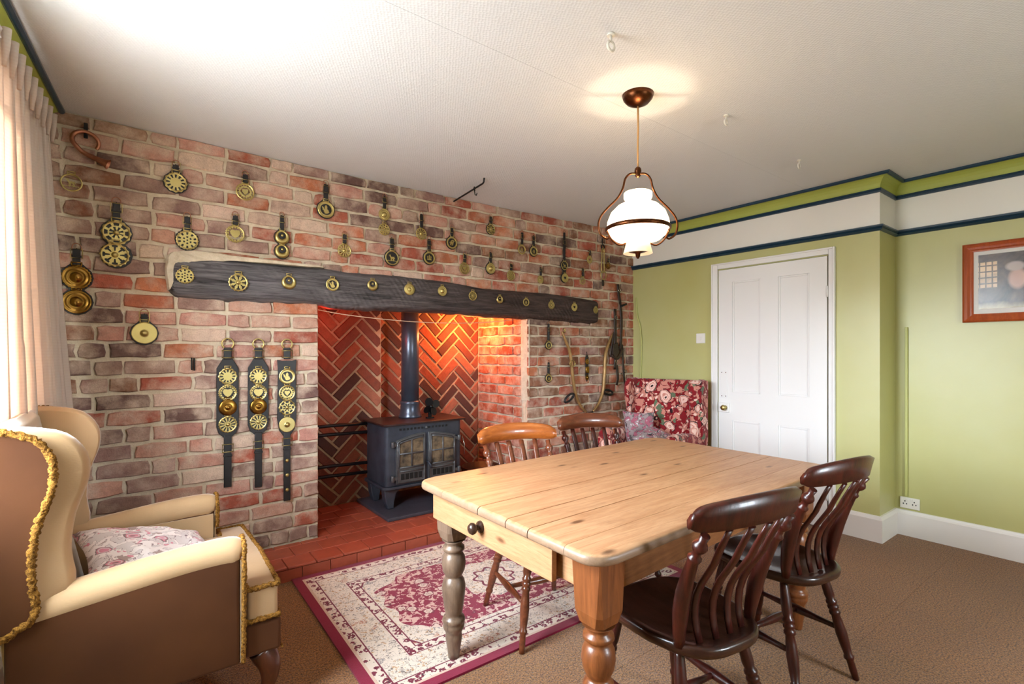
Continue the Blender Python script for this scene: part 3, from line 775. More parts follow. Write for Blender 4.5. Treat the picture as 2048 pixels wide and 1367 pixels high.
# ------------------------------------------------------------------ horse brasses
S_, R_ = 48, 12
def heartf(u, v, s):   # u right, v up
    u, v = u / s, v / s + .15
    return (u * u + v * v - .5) ** 3 - u * u * v ** 3 < 0
def ell(u, v, cx, cy, a, b, rot=0):
    c, s = math.cos(rot), math.sin(rot); x, y = u - cx, v - cy
    x, y = x * c + y * s, -x * s + y * c
    return (x / a) ** 2 + (y / b) ** 2 < 1
def horse(u, v):
    return (ell(u, v, -.02, .02, .27, .13) or ell(u, v, -.26, .2, .09, .2, .5) or ell(u, v, -.36, .33, .13, .06, .5) or
            ell(u, v, -.17, -.2, .05, .2, .2) or ell(u, v, -.06, -.2, .045, .2, -.2) or ell(u, v, .17, -.2, .055, .2, -.25) or ell(u, v, .24, -.18, .05, .2, .3) or ell(u, v, .31, .03, .05, .17, .5))
def solid(design, u, v):
    r = math.hypot(u, v); t = math.atan2(u, v)
    if design == 'sun': return not (.48 < r < .84 and math.cos(t * 12) > .05 + (.84 - r) * -1.6 * .6)
    if design == 'heart': return not ((.70 < r < .84 and math.cos(t * 16) > .2) or (r < .5 and not heartf(u, v, .40) and heartf(u, v, .62)))
    if design == 'heart_open': return r > .80 or heartf(u, v, .62) or (r > .66 and math.cos(t * 16) > .2)
    if design == 'heart_cut': return not heartf(u, v, .42)
    if design == 'lattice': return not ((.58 < r < .84 and math.cos(t * 8) > -.1) or (.18 < r < .48 and math.cos(t * 8 + PI) > .0))
    if design == 'spokes': return not (.30 < r < .82 and math.cos(t * 12) > -.25)
    if design == 'star': return not (.26 < r < .80 and math.cos(t * 8) > .95 - (r - .26) * 2.6) or r < .12
    if design == 'fret': return not ((.55 < r < .80 and math.cos(t * 10) > .15) or (.22 < r < .44 and math.cos(t * 6) > .1) or r < .1)
    if design == 'horse': return r > .80 or horse(u, v) or (v < -.36 and v > -.44 and r < .82)
    if design == 'crown': return r > .72 or (abs(u) < .38 and -.32 < v < -.14) or (ell(u, v, 0, .05, .42, .30) and v > -.14 and (math.cos(u * 22) > -.2)) or ell(u, v, 0, .42, .08, .12)
    if design == 'figure': return r > .70 or ell(u, v, 0, .2, .16, .3) or ell(u, v, .05, -.25, .3, .28) or ell(u, v, -.3, 0, .1, .35, .4)
    if design == 'beast': return r > .74 or horse(-u * .9, v * .9) or ell(u, v, 0, .35, .3, .1, .6)
    if design == 'ring': return r > .66 or ell(u, v, 0, -.1, .3, .42) and abs(u) > .08
    return True
def height(design, r):
    if design in ('dome', 'dome_sun'):
        return .10 + (.34 * math.sqrt(max(0, 1 - (r / .42) ** 2)) if r < .42 else 0) + .10 * math.exp(-((r - .62) / .06) ** 2) + .06 * math.exp(-((r - .92) / .05) ** 2)
    if design == 'boss': return .08 + (.30 * math.sqrt(max(0, 1 - (r / .28) ** 2)) if r < .28 else 0)
    if design == 'dish': return .08 + .22 * max(0, 1 - r * r) ** .5 * (1 if r > .4 else .5) + (.2 * math.sqrt(max(0, 1 - (r / .3) ** 2)) if r < .3 else 0)
    if design in ('spokes', 'lattice', 'star', 'fret', 'sun'): return .08 + (.16 * math.sqrt(max(0, 1 - (r / .2) ** 2)) if r < .2 and design != 'sun' and design != 'fret' else 0) + .05 * math.exp(-((r - .92) / .05) ** 2)
    return .08 + .05 * math.exp(-((r - .92) / .05) ** 2)
SCAL = {'sun': 12, 'star': 16, 'lattice': 12, 'fret': 20, 'dome_sun': 24, 'heart_open': 24, 'spokes': 20}
BM = {}
def brass_mesh(design, dark=False):
    key = (design, dark)
    if key in BM: return BM[key]
    mb = MB()
    if design == 'crescent':
        sec, th = 36, []
        n = 10; vs, fs = [], []
        for k_ in range(sec):
            t = 2 * PI * k_ / sec
            o_ = Vector((math.sin(t), math.cos(t) * 1.0)); i_ = Vector((math.sin(t) * .48, math.cos(t) * .50 + .26))
            for j in range(7):
                a = j / 6; p = o_.lerp(i_, a); vs.append((p.x, -.06 - .38 * math.sin(PI * a) * (o_ - i_).length * .9, p.y))
            vs.append((i_.x, 0, i_.y)); vs.append((o_.x, 0, o_.y))
        q = 9
        for k_ in range(sec):
            a, b = k_ * q, ((k_ + 1) % sec) * q
            for j in range(8): fs.append((a + j, b + j, b + j + 1, a + j + 1))
            fs.append((a + 8, b + 8, b, a))
        mb.add(vs, fs, True)
        mb.lathe((0, -.16, .26), [(.02, -.14), (.14, -.11), (.2, -.02), (.2, .05)], 12, 'y')
    else:
        n = SCAL.get(design, 0)
        def pt(i, k_, back):
            r = i / R_; t = 2 * PI * k_ / S_; e = 1
            if i == R_ and n: e = 1 + .05 * math.cos(t * n)
            u, v = r * e * math.sin(t), r * e * math.cos(t)
            return (u, 0 if back else -height(design, r), v)
        keep = {}
        for i in range(R_):
            for k_ in range(S_):
                r = (i + .5) / R_; t = 2 * PI * (k_ + .5) / S_
                keep[i, k_] = solid(design, r * math.sin(t), r * math.cos(t))
        idx = {}; vs = []; fs = []
        def vid(i, k_, b):
            k_ = k_ % S_ if i else 0
            if (i, k_, b) not in idx: idx[i, k_, b] = len(vs); vs.append(pt(i, k_, b))
            return idx[i, k_, b]
        for (i, k_), on in keep.items():
            if not on: continue
            for b in (0, 1):
                f = [vid(i, k_, b), vid(i, k_ + 1, b), vid(i + 1, k_ + 1, b), vid(i + 1, k_, b)]
                f = list(dict.fromkeys(f)); fs.append(tuple(f if b else f[::-1]))
            if i == R_ - 1 or not keep[i + 1, k_]: fs.append((vid(i + 1, k_, 0), vid(i + 1, k_ + 1, 0), vid(i + 1, k_ + 1, 1), vid(i + 1, k_, 1)))
            if i > 0 and not keep[i - 1, k_]: fs.append((vid(i, k_, 0), vid(i, k_ + 1, 0), vid(i, k_ + 1, 1), vid(i, k_, 1)))
            for dk, kk in ((-1, k_), (1, k_ + 1)):
                if not keep[i, (k_ + dk) % S_] and i > 0: fs.append((vid(i, kk, 0), vid(i + 1, kk, 0), vid(i + 1, kk, 1), vid(i, kk, 1)))
        mb.add(vs, fs, False)
        # smooth domes
    # hanger loop on top
    for a, b in (((-.30, .90), (-.34, 1.28)), ((.30, .90), (.34, 1.28)), ((-.36, 1.26), (.36, 1.26)), ((-.3, 1.02), (.3, 1.02))):
        mb.tube([(a[0], -.05, a[1]), (b[0], -.05, b[1])], .055, 6)
    me_ = mb.mesh('plaque', M['brass_dark'] if dark else M['brass'])
    if design in ('dome', 'dome_sun', 'boss', 'dish', 'crescent'):
        me_.polygons.foreach_set('use_smooth', [True] * len(me_.polygons))
    BM[key] = me_; return me_

def backing_outline(discs, zt):
    left, right = [], []
    zs = [d[1] for d in discs]; r = discs[0][2]
    left.append((-.010, zt - .01)); left.append((-.012, zs[0] + r * 1.35))
    for n_, (x, z, rr) in enumerate(discs):
        for a in ((60, 30, 0, -30, -60) if n_ < len(discs) - 1 else (60, 30, 0, -30, -60, -85)):
            left.append((-rr * 1.13 * math.cos(math.radians(a)), z + rr * 1.13 * math.sin(math.radians(a))))
        if n_ < len(discs) - 1: left.append((-rr * .5, (z + discs[n_ + 1][1]) / 2))
    return left + [(-u, v) for u, v in reversed(left)]
def hung_brass(label, discs, designs, zt, group='horse brasses hung on the brick wall', backing=False, dark=False, ring=True, buckle=True, yoff=.020, ringmat='brass'):
    x0, z0, r0 = discs[0]; y0 = yw(x0) - yoff
    root = thing('horse_brass', label, 'horse brass', (x0, y0, z0), 0, group)
    rel = [(d[0] - x0, d[1] - z0, d[2]) for d in discs]; t = zt - z0
    if backing:
        MB().prism(backing_outline(rel, t - .02), -.006, .0, 'xz').build('leather_backing', M['leather'], root, bevel=.0015)
    for (u, v, r), dn in zip(rel, designs):
        link('plaque', brass_mesh(dn, dark), root, (u, -.007 if backing else 0, v), (r, r * .9, r))
    w_ = r0 * .26
    s0 = rel[0][1] + r0 * 1.05
    strap = MB()
    strap.box(-w_, w_, -.011, -.001, s0, t - .012); strap.box(-w_ * 1.25, w_ * 1.25, -.013, -.002, s0 + (t - s0) * .42, s0 + (t - s0) * .52)
    strap.build('strap', M['leather'], root, bevel=.002)
    if buckle:
        zb = s0 + (t - s0) * .62; w2 = w_ * 1.5
        MB().tube([(-w2, -.013, zb - w2), (w2, -.013, zb - w2), (w2, -.013, zb + w2), (-w2, -.013, zb + w2)], .0022, 6, closed=True).build('buckle', M['brass'], root)
    if ring:
        MB().tube([(math.cos(a) * w_ * 1.2, -.006, t - .004 + math.sin(a) * w_ * 1.4) for a in [i * PI / 6 for i in range(12)]], .0022, 6, closed=True).build('ring', M['copper'], root)
    MB().tube([(0, -.008, t - .01), (0, .022, t - .006)], .0025, 6).build('nail', M['iron'], root)
    return root
# label, discs, designs, strap top, backing, dark
HB = [
 ('sunburst brass with pierced rays on black leather, highest brass on the left half', [(.198, 2.192, .052)], ['sun'], 2.300, True, False),
 ('round brass with a small heart in a ring of slots, second brass along the top', [(.539, 2.211, .050)], ['heart'], 2.322, False, False),
 ('leather strap with two large pierced lacework brasses, near the left end of wall', [(-.056, 1.880, .060), (-.062, 1.766, .060)], ['lattice', 'star'], 2.045, True, False),
 ('round lattice brass on tear-shaped black leather, just above the left end of beam', [(.251, 1.885, .052)], ['fret'], 2.026, True, False),
 ('scalloped brass with a cut-out heart hung beside the crescent pair', [(.487, 1.956, .050)], ['heart_open'], 2.072, False, False),
 ('pair of domed crescent brasses on one narrow black leather strap', [(.741, 1.971, .042), (.741, 1.885, .042)], ['crescent', 'crescent'], 2.116, True, False),
 ('dark gold pair of domed sunburst bosses on black leather beside the curtain', [(-.21, 1.637, .058), (-.21, 1.516, .058)], ['dome_sun', 'dome'], 1.788, True, True),
 ('plain polished disc brass with central boss, alone below the left end of beam', [(.060, 1.368, .056)], ['boss'], 1.479, True, False),
 ('round brass with a raised figure under a small ring, third brass along the top', [(1.006, 2.188, .053)], ['figure'], 2.362, True, False),
 ('pair of brasses, a domed disc over a pierced scalloped one, close under the ceiling', [(1.406, 2.223, .041), (1.406, 2.120, .041)], ['dome', 'fret'], 2.357, False, False),
 ('small spoked wheel brass on a long thin strap, right of the double domed strap', [(1.690, 2.130, .043)], ['spokes'], 2.282, False, False),
 ('brass with a prancing beast on black leather, directly below the ceiling rod', [(1.942, 2.096, .045)], ['beast'], 2.221, True, False),
 ('spoked brass with a shell top hung just above the knotted patch of beam', [(1.128, 1.939, .045)], ['spokes'], 2.055, False, False),
 ('ring-shaped brass with a trotting horse on black leather, above the stove pipe', [(1.461, 1.928, .051)], ['horse'], 2.079, True, False),
 ('ring-shaped brass with a crown in its centre above the beam', [(1.752, 1.960, .046)], ['crown'], 2.108, True, False),
 ('small dark-backed star brass hung highest on the right half of the brick wall', [(2.298, 2.250, .040)], ['star'], 2.362, True, False),
 ('solid chased round brass hung left of the domed boss on black leather', [(2.057, 1.913, .045)], ['heart'], 2.033, False, False),
 ('domed boss brass on black leather, right of the radially chased disc', [(2.296, 1.936, .043)], ['dome'], 2.075, True, False),
 ('small triangular-topped pierced brass hanging just above the dip in the beam', [(2.500, 1.898, .041)], ['fret'], 2.001, False, False),
 ('left one of two oval-motif brasses hanging side by side', [(2.611, 2.126, .041)], ['ring'], 2.277, False, False),
 ('right one of two oval-motif brasses hanging side by side', [(2.733, 2.125, .041)], ['ring'], 2.268, True, False),
 ('small bell-centred brass low over the beam, left of the long two-brass strap', [(2.811, 1.891, .034)], ['boss'], 2.007, False, False),
 ('long strap carrying a horse ring above a solid heart disc', [(3.077, 2.038, .040), (3.083, 1.927, .040)], ['horse', 'heart_cut'], 2.341, True, False),
 ('small ring brass with an upright beast, low over the right end of the beam', [(3.298, 1.922, .037)], ['beast'], 2.046, False, False),
 ('plain dull disc brass hung left of the long snaffle ring', [(3.385, 2.123, .036)], ['heart_cut'], 2.216, False, False),
 ('bright yellow star brass hanging right beside the long snaffle ring', [(3.622, 2.090, .034)], ['star'], 2.167, False, True),
 ('oval brass with twin uprights, upper one of the two on the right brick pier', [(2.898, 1.327, .035)], ['ring'], 1.523, True, False),
 ('oval brass with twin uprights, lower one of the two on the right brick pier', [(2.898, 1.039, .035)], ['ring'], 1.187, True, False),
]
for lab, discs, des, zt, bk, dk in HB:
    hung_brass(lab, discs, des, zt, backing=bk, dark=dk)
# small triple drop between the hames
root = thing('horse_brass', 'narrow drop of three small brass bosses hanging between the collar hames', 'horse brass', (3.355, yw(3.355) - .016, 1.178), 0, 'horse brasses hung on the brick wall')
MB().prism([(-.020, .03), (-.012, .06), (.012, .06), (.020, .03), (.020, -.15), (.0, -.185), (-.020, -.15)], -.005, 0, 'xz').build('leather_backing', M['leather'], root, bevel=.001)
for v in (0, -.148): link('plaque', brass_mesh('boss', True), root, (0, -.005, v), (.023, .03, .023))
MB().box(-.022, .022, -.014, -.005, -.105, -.045).build('plate', M['brass_dark'], root, bevel=.004)
MB().tube([(0, -.006, .06), (0, .0, .09), (0, .02, .09)], .003, 6).build('hook', M['iron'], root)
# the lone flat brass near the curtain
o = link('horse_brass', brass_mesh('horse'), None, (-.230, yw(-.23) - .020, 2.101), (.043, .04, .043)); tag(o, 'flat ring brass with a walking horse and no strap, beside the curtain top', 'horse brass', 'horse brasses hung on the brick wall')
# brasses nailed along the beam
BB = [(.236, 1.681, .042, 'fret', 'pale scalloped pierced brass at the far left end of the oak beam'),
 (.494, 1.667, .050, 'star', 'large scalloped eight-point star brass, second from the left on the beam'),
 (.768, 1.691, .042, 'crescent', 'larger of the beam crescent brasses with a boss inside, left of the fireplace opening'),
 (1.031, 1.700, .041, 'figure', 'shell-centred brass on the beam above the left part of the opening'),
 (1.298, 1.717, .037, 'crescent', 'crescent brass on the beam between the shell brass and the dished disc'),
 (1.568, 1.709, .041, 'dish', 'smooth dished round brass on the beam directly above the stove pipe'),
 (1.830, 1.717, .037, 'dome', 'round bossed brass, next right from the dished disc on the beam'),
 (2.094, 1.699, .036, 'spokes', 'cog-edged cross brass on the beam left of the small narrow crescent'),
 (2.347, 1.686, .032, 'crescent', 'smallest narrow crescent brass on the right half of the beam'),
 (2.610, 1.681, .033, 'ring', 'small round brass with a curled motif, fourth from the right end of the beam'),
 (2.881, 1.671, .035, 'heart', 'small flat round brass with two slots, third from the right end of the beam'),
 (3.144, 1.667, .036, 'heart_cut', 'small brass with heart cut-out, second from the right end of beam'),
 (3.403, 1.652, .030, 'heart', 'smallest oval brass at the right-hand end of the oak beam')]
for x, z, r, d, lab in BB:
    o = link('horse_brass', brass_mesh(d), None, (x, yw(x) - .080, z), (r, r * .9, r)); tag(o, lab, 'horse brass', 'horse brasses nailed along the oak beam')
# three martingales
def martingale(x, label, ztop, zbot, disc_z, designs, pointed=False, studs=False):
    y = yw(x) - .020; root = thing('martingale', label, 'martingale', (x, y, 1.0), 0, 'leather martingales with four brasses')
    Z_ = lambda z: z - 1.0
    MB().tube([(math.cos(a) * .030, -.006, Z_(ztop) - .028 + math.sin(a) * .030) for a in [i * PI / 8 for i in range(16)]], .0045, 8, closed=True).build('ring', M['brass'], root)
    MB().box(-.020, .020, -.012, -.001, Z_(1.225), Z_(ztop) - .05).box(-.024, .024, -.016, -.003, Z_(1.275), Z_(1.285)).build('upper_strap', M['leather'], root, bevel=.003)
    zb = Z_(1.255); MB().tube([(-.030, -.015, zb - .02), (.030, -.015, zb - .02), (.030, -.015, zb + .022), (-.030, -.015, zb + .022)], .0035, 6, closed=True).build('buckle', M['brass'], root)
    w_ = .056
    a = [(-.022, 1.235), (-w_, 1.175), (-w_ - .001, .84), (-.045, .80), (-.018, .775)]
    if pointed: a = [(-.03, 1.215), (-w_, 1.222), (-w_ + .004, 1.15), (-w_, .86), (-.045, .79), (-.016, .745)]
    a = [(u, Z_(v)) for u, v in a]
    MB().prism(a + [(-u, v) for u, v in reversed(a)], -.007, 0, 'xz').build('leather_pad', M['leather'], root, bevel=.003)
    for v, dn in zip(disc_z, designs):
        link('plaque', brass_mesh(dn, dn in ('dish',)), root, (0, -.008, Z_(v)), (.047, .042, .047))
    MB().box(-.020, .020, -.010, -.001, Z_(zbot), Z_(.79)).box(-.023, .023, -.014, -.002, Z_(.665), Z_(.678)).build('tail_strap', M['leather'], root, bevel=.003)
    zb = Z_(.715); MB().tube([(-.028, -.013, zb - .022), (.028, -.013, zb - .022), (.028, -.013, zb + .022), (-.028, -.013, zb + .022)], .0035, 6, closed=True).build('tail_buckle', M['brass'], root)
    if studs:
        for v in (.60, .51, .42): MB().lathe((0, -.010, Z_(v)), [(.002, -.006), (.009, -.004), (.012, 0)], 10, 'y').build('stud', M['brass'], root)
    MB().tube([(0, -.008, Z_(ztop) - .004), (0, .02, Z_(ztop) - .004)], .003, 6).build('nail', M['iron'], root)
martingale(.448, 'leftmost of the three leather martingales, with four brasses', 1.345, .489, [1.128, 1.033, .949, .851], ['sun', 'heart_open', 'dish', 'spokes'])
martingale(.609, 'middle one of the three leather martingales, with four brasses', 1.345, .462, [1.124, 1.026, .944, .851], ['sun', 'heart_open', 'dish', 'spokes'])
martingale(.770, 'rightmost martingale with a figure brass on top and a studded tail', 1.345, .351, [1.118, 1.016, .927, .821], ['figure', 'heart', 'lattice', 'boss'], True, True)
# copper hunting horn on its hook
root = thing('hunting_horn', 'small coiled copper hunting horn hanging from an iron hook high on the left', 'horn', (-.175, yw(-.175) - .03, 2.31))
pts = [(.050 * math.sin(a) - .002 * a, -.004 - .005 * a, .045 * math.cos(a)) for a in [.6 + i * .3 for i in range(19)]][::-1]
pts = pts[:0] + [(.050 * math.sin(a), -.020 + .005 * a, .046 * math.cos(a)) for a in [2.2 - i * .3 for i in range(16)]] + [(-.012, -.022, -.056), (.025, -.026, -.074), (.055, -.030, -.086), (.088, -.034, -.100)]
pts = catmull(pts, 2)
rs = [.0085 + .003 * (i / len(pts)) for i in range(len(pts))]
for i_, r_ in zip(range(-6, 0), (.0120, .0125, .013, .0145, .018, .027)): rs[i_] = r_
MB().tube(pts, rs, 12, cap=False).build('horn_tube', M['copper'], root)
MB().box(-.008, .008, -.010, .002, .02, .095).box(-.006, .006, -.03, -.008, .028, .036).build('hook', M['iron'], root, bevel=.002)
# small iron staple
tag(MB().tube([(.272, yw(.28) - .005, 1.235), (.272, yw(.28) - .024, 1.235), (.272, yw(.28) - .024, 1.17), (.284, yw(.28) - .024, 1.165), (.284, yw(.28) - .020, 1.235)], .004, 6).build('wall_hook', M['iron']), 'small rusty iron hook on the bricks left of the martingales', 'hook')
# snaffle ring drop
root = thing('snaffle_bit', 'long looped metal snaffle rein with a round ring, under the lamp', 'horse bit', (3.55, yw(3.55) - .02, 2.29))
MB().tube([(math.cos(a) * .020, -.006, -.03 + math.sin(a) * .020) for a in [i * PI / 6 for i in range(12)]], .006, 6, closed=True).build('top_ring', M['iron'], root)
MB().tube([(0, 0, .05), (0, 0, 0)], .005, 6).build('hook', M['iron'], root)
lp = [(-.012, -.008, -.05), (-.016, -.008, -.12), (-.022, -.008, -.24), (-.014, -.008, -.27), (.008, -.008, -.27), (.016, -.008, -.24), (.014, -.008, -.12), (.012, -.008, -.05)]
MB().tube(catmull(lp, 3, True), .0055, 8, closed=True).build('long_loop', M['brass'], root)
MB().tube([(math.cos(a) * .038, -.012, -.30 + math.sin(a) * .042) for a in [i * PI / 10 for i in range(20)]], .0045, 8, closed=True).build('round_ring', M['brass'], root)
MB().box(-.012, .012, -.012, -.002, -.40, -.335).build('strap_end', M['brown_leather'], root, bevel=.003)
# collar hames (U)
root = thing('collar_hames', 'large brass and leather pair of horse-collar hames forming a U on the right pier', 'hames', (3.36, yw(3.36) - .03, 1.05))
def rel(p): return [(x - 3.36, y_, z - 1.05) for x, y_, z in p]
lh = catmull(rel([(3.030, .0, 1.45), (3.05, -.008, 1.40), (3.12, -.012, 1.25), (3.150, -.012, 1.05), (3.185, -.012, .90), (3.25, -.012, .78), (3.33, -.012, .715)]), 5)
rh = catmull(rel([(3.720, .0, 1.46), (3.66, -.008, 1.40), (3.582, -.012, 1.25), (3.565, -.012, 1.05), (3.545, -.012, .90), (3.49, -.012, .79), (3.41, -.012, .715)]), 5)
MB().tube(lh, [.008 + .008 * math.sin(PI * i / (len(lh) - 1)) for i in range(len(lh))], 10).build('hame', M['hame'], root)
MB().tube(rh, [.008 + .010 * math.sin(PI * i / (len(rh) - 1)) for i in range(len(rh))], 10).build('hame', M['hame'], root)
MB().tube(rel([(3.32, -.012, .718), (3.37, -.014, .705), (3.42, -.012, .718)]), .008, 8).build('strap', M['leather'], root)
for px_, pz_, sx_ in ((3.13, 1.165, .026),): MB().tube([(px_ - 3.36 + math.cos(a) * sx_ * 1.2, -.030, pz_ - 1.05 + math.sin(a) * sx_) for a in [i * PI / 7 for i in range(14)]], .005, 8, closed=True).build('ring', M['brass'], root)
MB().tube(rel([(3.04, -.02, 1.44), (3.05, -.02, 1.46), (3.03, -.02, 1.47)]), .009, 8).build('knob', M['brass'], root)
for cx_, cz_, tl in ((3.10, .86, .5), (3.61, .885, -.2)):
    lp = [(cx_ - 3.36 + .062 * math.cos(a) * math.cos(tl) - .02 * math.sin(a) * math.sin(tl), -.02, cz_ - 1.05 + .062 * math.cos(a) * math.sin(tl) + .022 * math.sin(a)) for a in [i * PI / 8 for i in range(16)]]
    MB().tube(lp, .010, 8, closed=True).build('trace_loop', M['leather'], root)
# bridle tangle
root = thing('bridle', 'dark leather driving bridle with buckles hanging at the right end of the brick wall', 'bridle', (3.74, yw(3.74) - .02, 1.5))
def relb(p): return [(x - 3.74, y_, z - 1.5) for x, y_, z in p]
for nm, pts, r in (('strap', [(3.745, -.01, 1.92), (3.755, -.014, 1.82), (3.775, -.014, 1.74)], .013), ('strap', [(3.775, -.014, 1.74), (3.79, -.016, 1.60), (3.785, -.016, 1.40), (3.77, -.014, 1.28)], .012),
                   ('strap', [(3.70, -.014, 1.68), (3.698, -.018, 1.50), (3.70, -.018, 1.28), (3.70, -.014, 1.10)], .014), ('strap', [(3.69, -.016, 1.46), (3.66, -.018, 1.36), (3.64, -.014, 1.22)], .010),
                   ('strap', [(3.72, -.016, 1.14), (3.735, -.018, 1.02), (3.72, -.014, .95)], .012), ('strap', [(3.80, -.014, 1.34), (3.815, -.018, 1.14), (3.83, -.016, 1.0), (3.85, -.014, .92)], .010), ('strap', [(3.64, -.02, 1.24), (3.72, -.03, 1.21), (3.80, -.02, 1.30)], .012)):
    MB().tube(catmull(relb(pts), 4), r * 1.5, 8, flat=.35, up=(0, 1, 0)).build(nm, M['brown_leather'], root)
MB().tube(relb([(3.765, -.02, 1.705), (3.85, -.025, 1.735)]), .010, 8).build('bit_bar', M['iron'], root)
MB().prism([(-.09, -.16), (-.02, -.14), (.0, -.24), (-.05, -.29), (-.10, -.25)], -.035, -.025, 'xz').build('blinker', M['brown_leather'], root, bevel=.006)
for x_, z_ in ((3.75, 1.86), (3.70, 1.60), (3.70, 1.18), (3.84, 1.08)):
    MB().tube([(x_ - 3.74 + math.cos(a) * .014, -.026, z_ - 1.5 + math.sin(a) * .016) for a in [i * PI / 5 for i in range(10)]], .0035, 6, closed=True).build('buckle', M['chrome'], root)

# ------------------------------------------------------------------ stove
st = thing('wood_stove', 'black cast-iron wood-burning stove with two arched glazed doors on a slab', 'stove', (1.81, 3.46, .105))
def S(x, y, z): return (x - 1.81, y - 3.46, z - .105)
def rounded_box(x0, x1, y0, y1, z0, z1, r, seg=3):
    pts = []
    for cx_, cy_, a0 in ((x1 - r, y1 - r, 0), (x0 + r, y1 - r, 90), (x0 + r, y0 + r, 180), (x1 - r, y0 + r, 270)):
        for i in range(seg + 1):
            a = math.radians(a0 + 90 * i / seg); pts.append((cx_ + r * math.cos(a), cy_ + r * math.sin(a)))
    return MB().prism(pts, z0, z1, 'xy')
bx = lambda x0, x1, y0, y1, z0, z1: (x0 - 1.81, x1 - 1.81, y0 - 3.46, y1 - 3.46, z0 - .105, z1 - .105)
rounded_box(*bx(1.485, 2.135, 3.47, 3.86, .275, .725), .035, 5).build('stove_body', M['stove'], st, bevel=.004)
rounded_box(*bx(1.455, 2.165, 3.435, 3.87, .725, .740), .03, 4).build('top_plate', M['rust'], st, bevel=.004)
rounded_box(*bx(1.465, 2.155, 3.450, 3.87, .255, .275), .04, 4).build('base_flange', M['stove'], st, bevel=.004)
for x_, sx in ((1.53, 1), (2.09, -1)):
    for y_ in (3.53, 3.80):
        pr = [(-.045 * sx, .15), (.10 * sx, .15), (.05 * sx, .11), (.035 * sx, .05), (.03 * sx, 0), (-.015 * sx, 0), (-.035 * sx, .07)]
        q = MB().prism([(x_ - 1.81 + u, v) for u, v in pr], y_ - 3.46 - .035, y_ - 3.46 + .035, 'xz')
        q.build('leg', M['stove'], st, bevel=.006)
def arch_z(x, x0, x1, za, zb, rise_right):   # door tops rise towards the middle of the stove
    t = (x - x0) / (x1 - x0); t = t if rise_right else 1 - t
    return za + (zb - za) * math.sin(t * PI / 2)
for (x0, x1, rr) in ((1.560, 1.802, True), (1.826, 2.068, False)):
    F_ = 3.452
    arc = [(x0 + (x1 - x0) * i / 8, arch_z(x0 + (x1 - x0) * i / 8, x0, x1, .610, .655, rr)) for i in range(9)]
    dr = MB().prism([(u - 1.81, v - .105) for u, v in [(x0, .29), (x1, .29)] + arc[::-1]], F_ - 3.46 + .004, .012, 'xz').build('stove_door', M['stove_door'], st, bevel=.003)
    # raised rim
    rim = [(x0 + .012, .300), (x1 - .012, .300)] + [(min(max(u, x0 + .012), x1 - .012), v - .012) for u, v in arc[::-1]]
    MB().tube([(u - 1.81, F_ - 3.46 + .002, v - .105) for u, v in rim], .007, 8, closed=True, up=(0, 1, 0)).build('rim', M['stove_door'], dr)
    gx0, gx1 = x0 + .028, x1 - .022; gz0 = .415
    xm = (gx0 + gx1) / 2; zm_ = .510
    ztop = lambda u: arch_z(u, x0, x1, .585, .625, rr)
    for a, b in ((gx0, xm - .005), (xm + .005, gx1)):
        for lo, hi in ((gz0, zm_ - .005), (zm_ + .005, None)):
            poly_ = [(a, lo), (b, lo)] + ([(b, hi), (a, hi)] if hi else [(b, ztop(b)), ((a + b) / 2, ztop((a + b) / 2)), (a, ztop(a))])
            MB().prism([(u - 1.81, v - .105) for u, v in poly_], F_ - 3.46 + .0005, F_ - 3.46 + .006, 'xz').build('pane', M['soot_glass'], dr)
    for p0_, p1_ in (((xm, gz0), (xm, ztop(xm))), ((gx0, zm_), (gx1, zm_)), ((gx0 - .004, gz0 - .006), (gx1 + .004, gz0 - .006)), ((gx0 - .006, gz0), (gx0 - .006, ztop(gx0))), ((gx1 + .006, gz0), (gx1 + .006, ztop(gx1)))):
        MB().tube([(p0_[0] - 1.81, F_ - 3.46 - .002, p0_[1] - .105), (p1_[0] - 1.81, F_ - 3.46 - .002, p1_[1] - .105)], .006, 8).build('glazing_bar', M['stove_door'], dr)
    tp_ = [(gx0 + (gx1 - gx0) * i / 6, ztop(gx0 + (gx1 - gx0) * i / 6)) for i in range(7)]
    MB().tube([(u - 1.81, F_ - 3.46 - .002, v - .105) for u, v in tp_], .006, 8).build('glazing_bar', M['stove_door'], dr)
    MB().tube([(gx0 - 1.81, F_ - 3.46 - .001, .380 - .105), (gx1 - 1.81, F_ - 3.46 - .001, .380 - .105)], .006, 8).build('bar', M['stove_door'], dr)
    n_ = 5
    for i in range(n_):
        u = gx0 + .006 + (gx1 - gx0 - .012) * (i + .5) / n_
        MB().box(*bx(u - .013, u + .013, F_ + .000, F_ + .008, .318, .362)).build('vent_slot', M['black'], dr)
for z_ in (.585, .335):
    MB().lathe(S(1.532, 3.452, z_), [(.011, -.022), (.013, -.018), (.013, .018), (.011, .022)], 12).box(*bx(1.532, 1.57, 3.450, 3.458, z_ - .012, z_ + .012)).build('hinge', M['stove_door'], st)
    MB().lathe(S(2.098, 3.452, z_), [(.011, -.022), (.013, -.018), (.013, .018), (.011, .022)], 12).box(*bx(2.06, 2.098, 3.450, 3.458, z_ - .012, z_ + .012)).build('hinge', M['stove_door'], st)
MB().tube([S(1.814, 3.452, .43), S(1.814, 3.425, .43), S(1.822, 3.415, .405), S(1.83, 3.415, .385)], .009, 8).build('door_handle', M['stove'], st)
MB().lathe(S(1.81, 3.46, .690), [(.003, -.008), (.010, -.005), (.012, .012)], 10, 'y').build('stud', M['stove_door'], st)
for i in range(14):
    u = 1.60 + i * .030
    if abs(u - 1.81) > .02: MB().box(*bx(u - .008, u + .008, 3.465, 3.472, .682, .698)).build('vent_slot', M['black'], st)
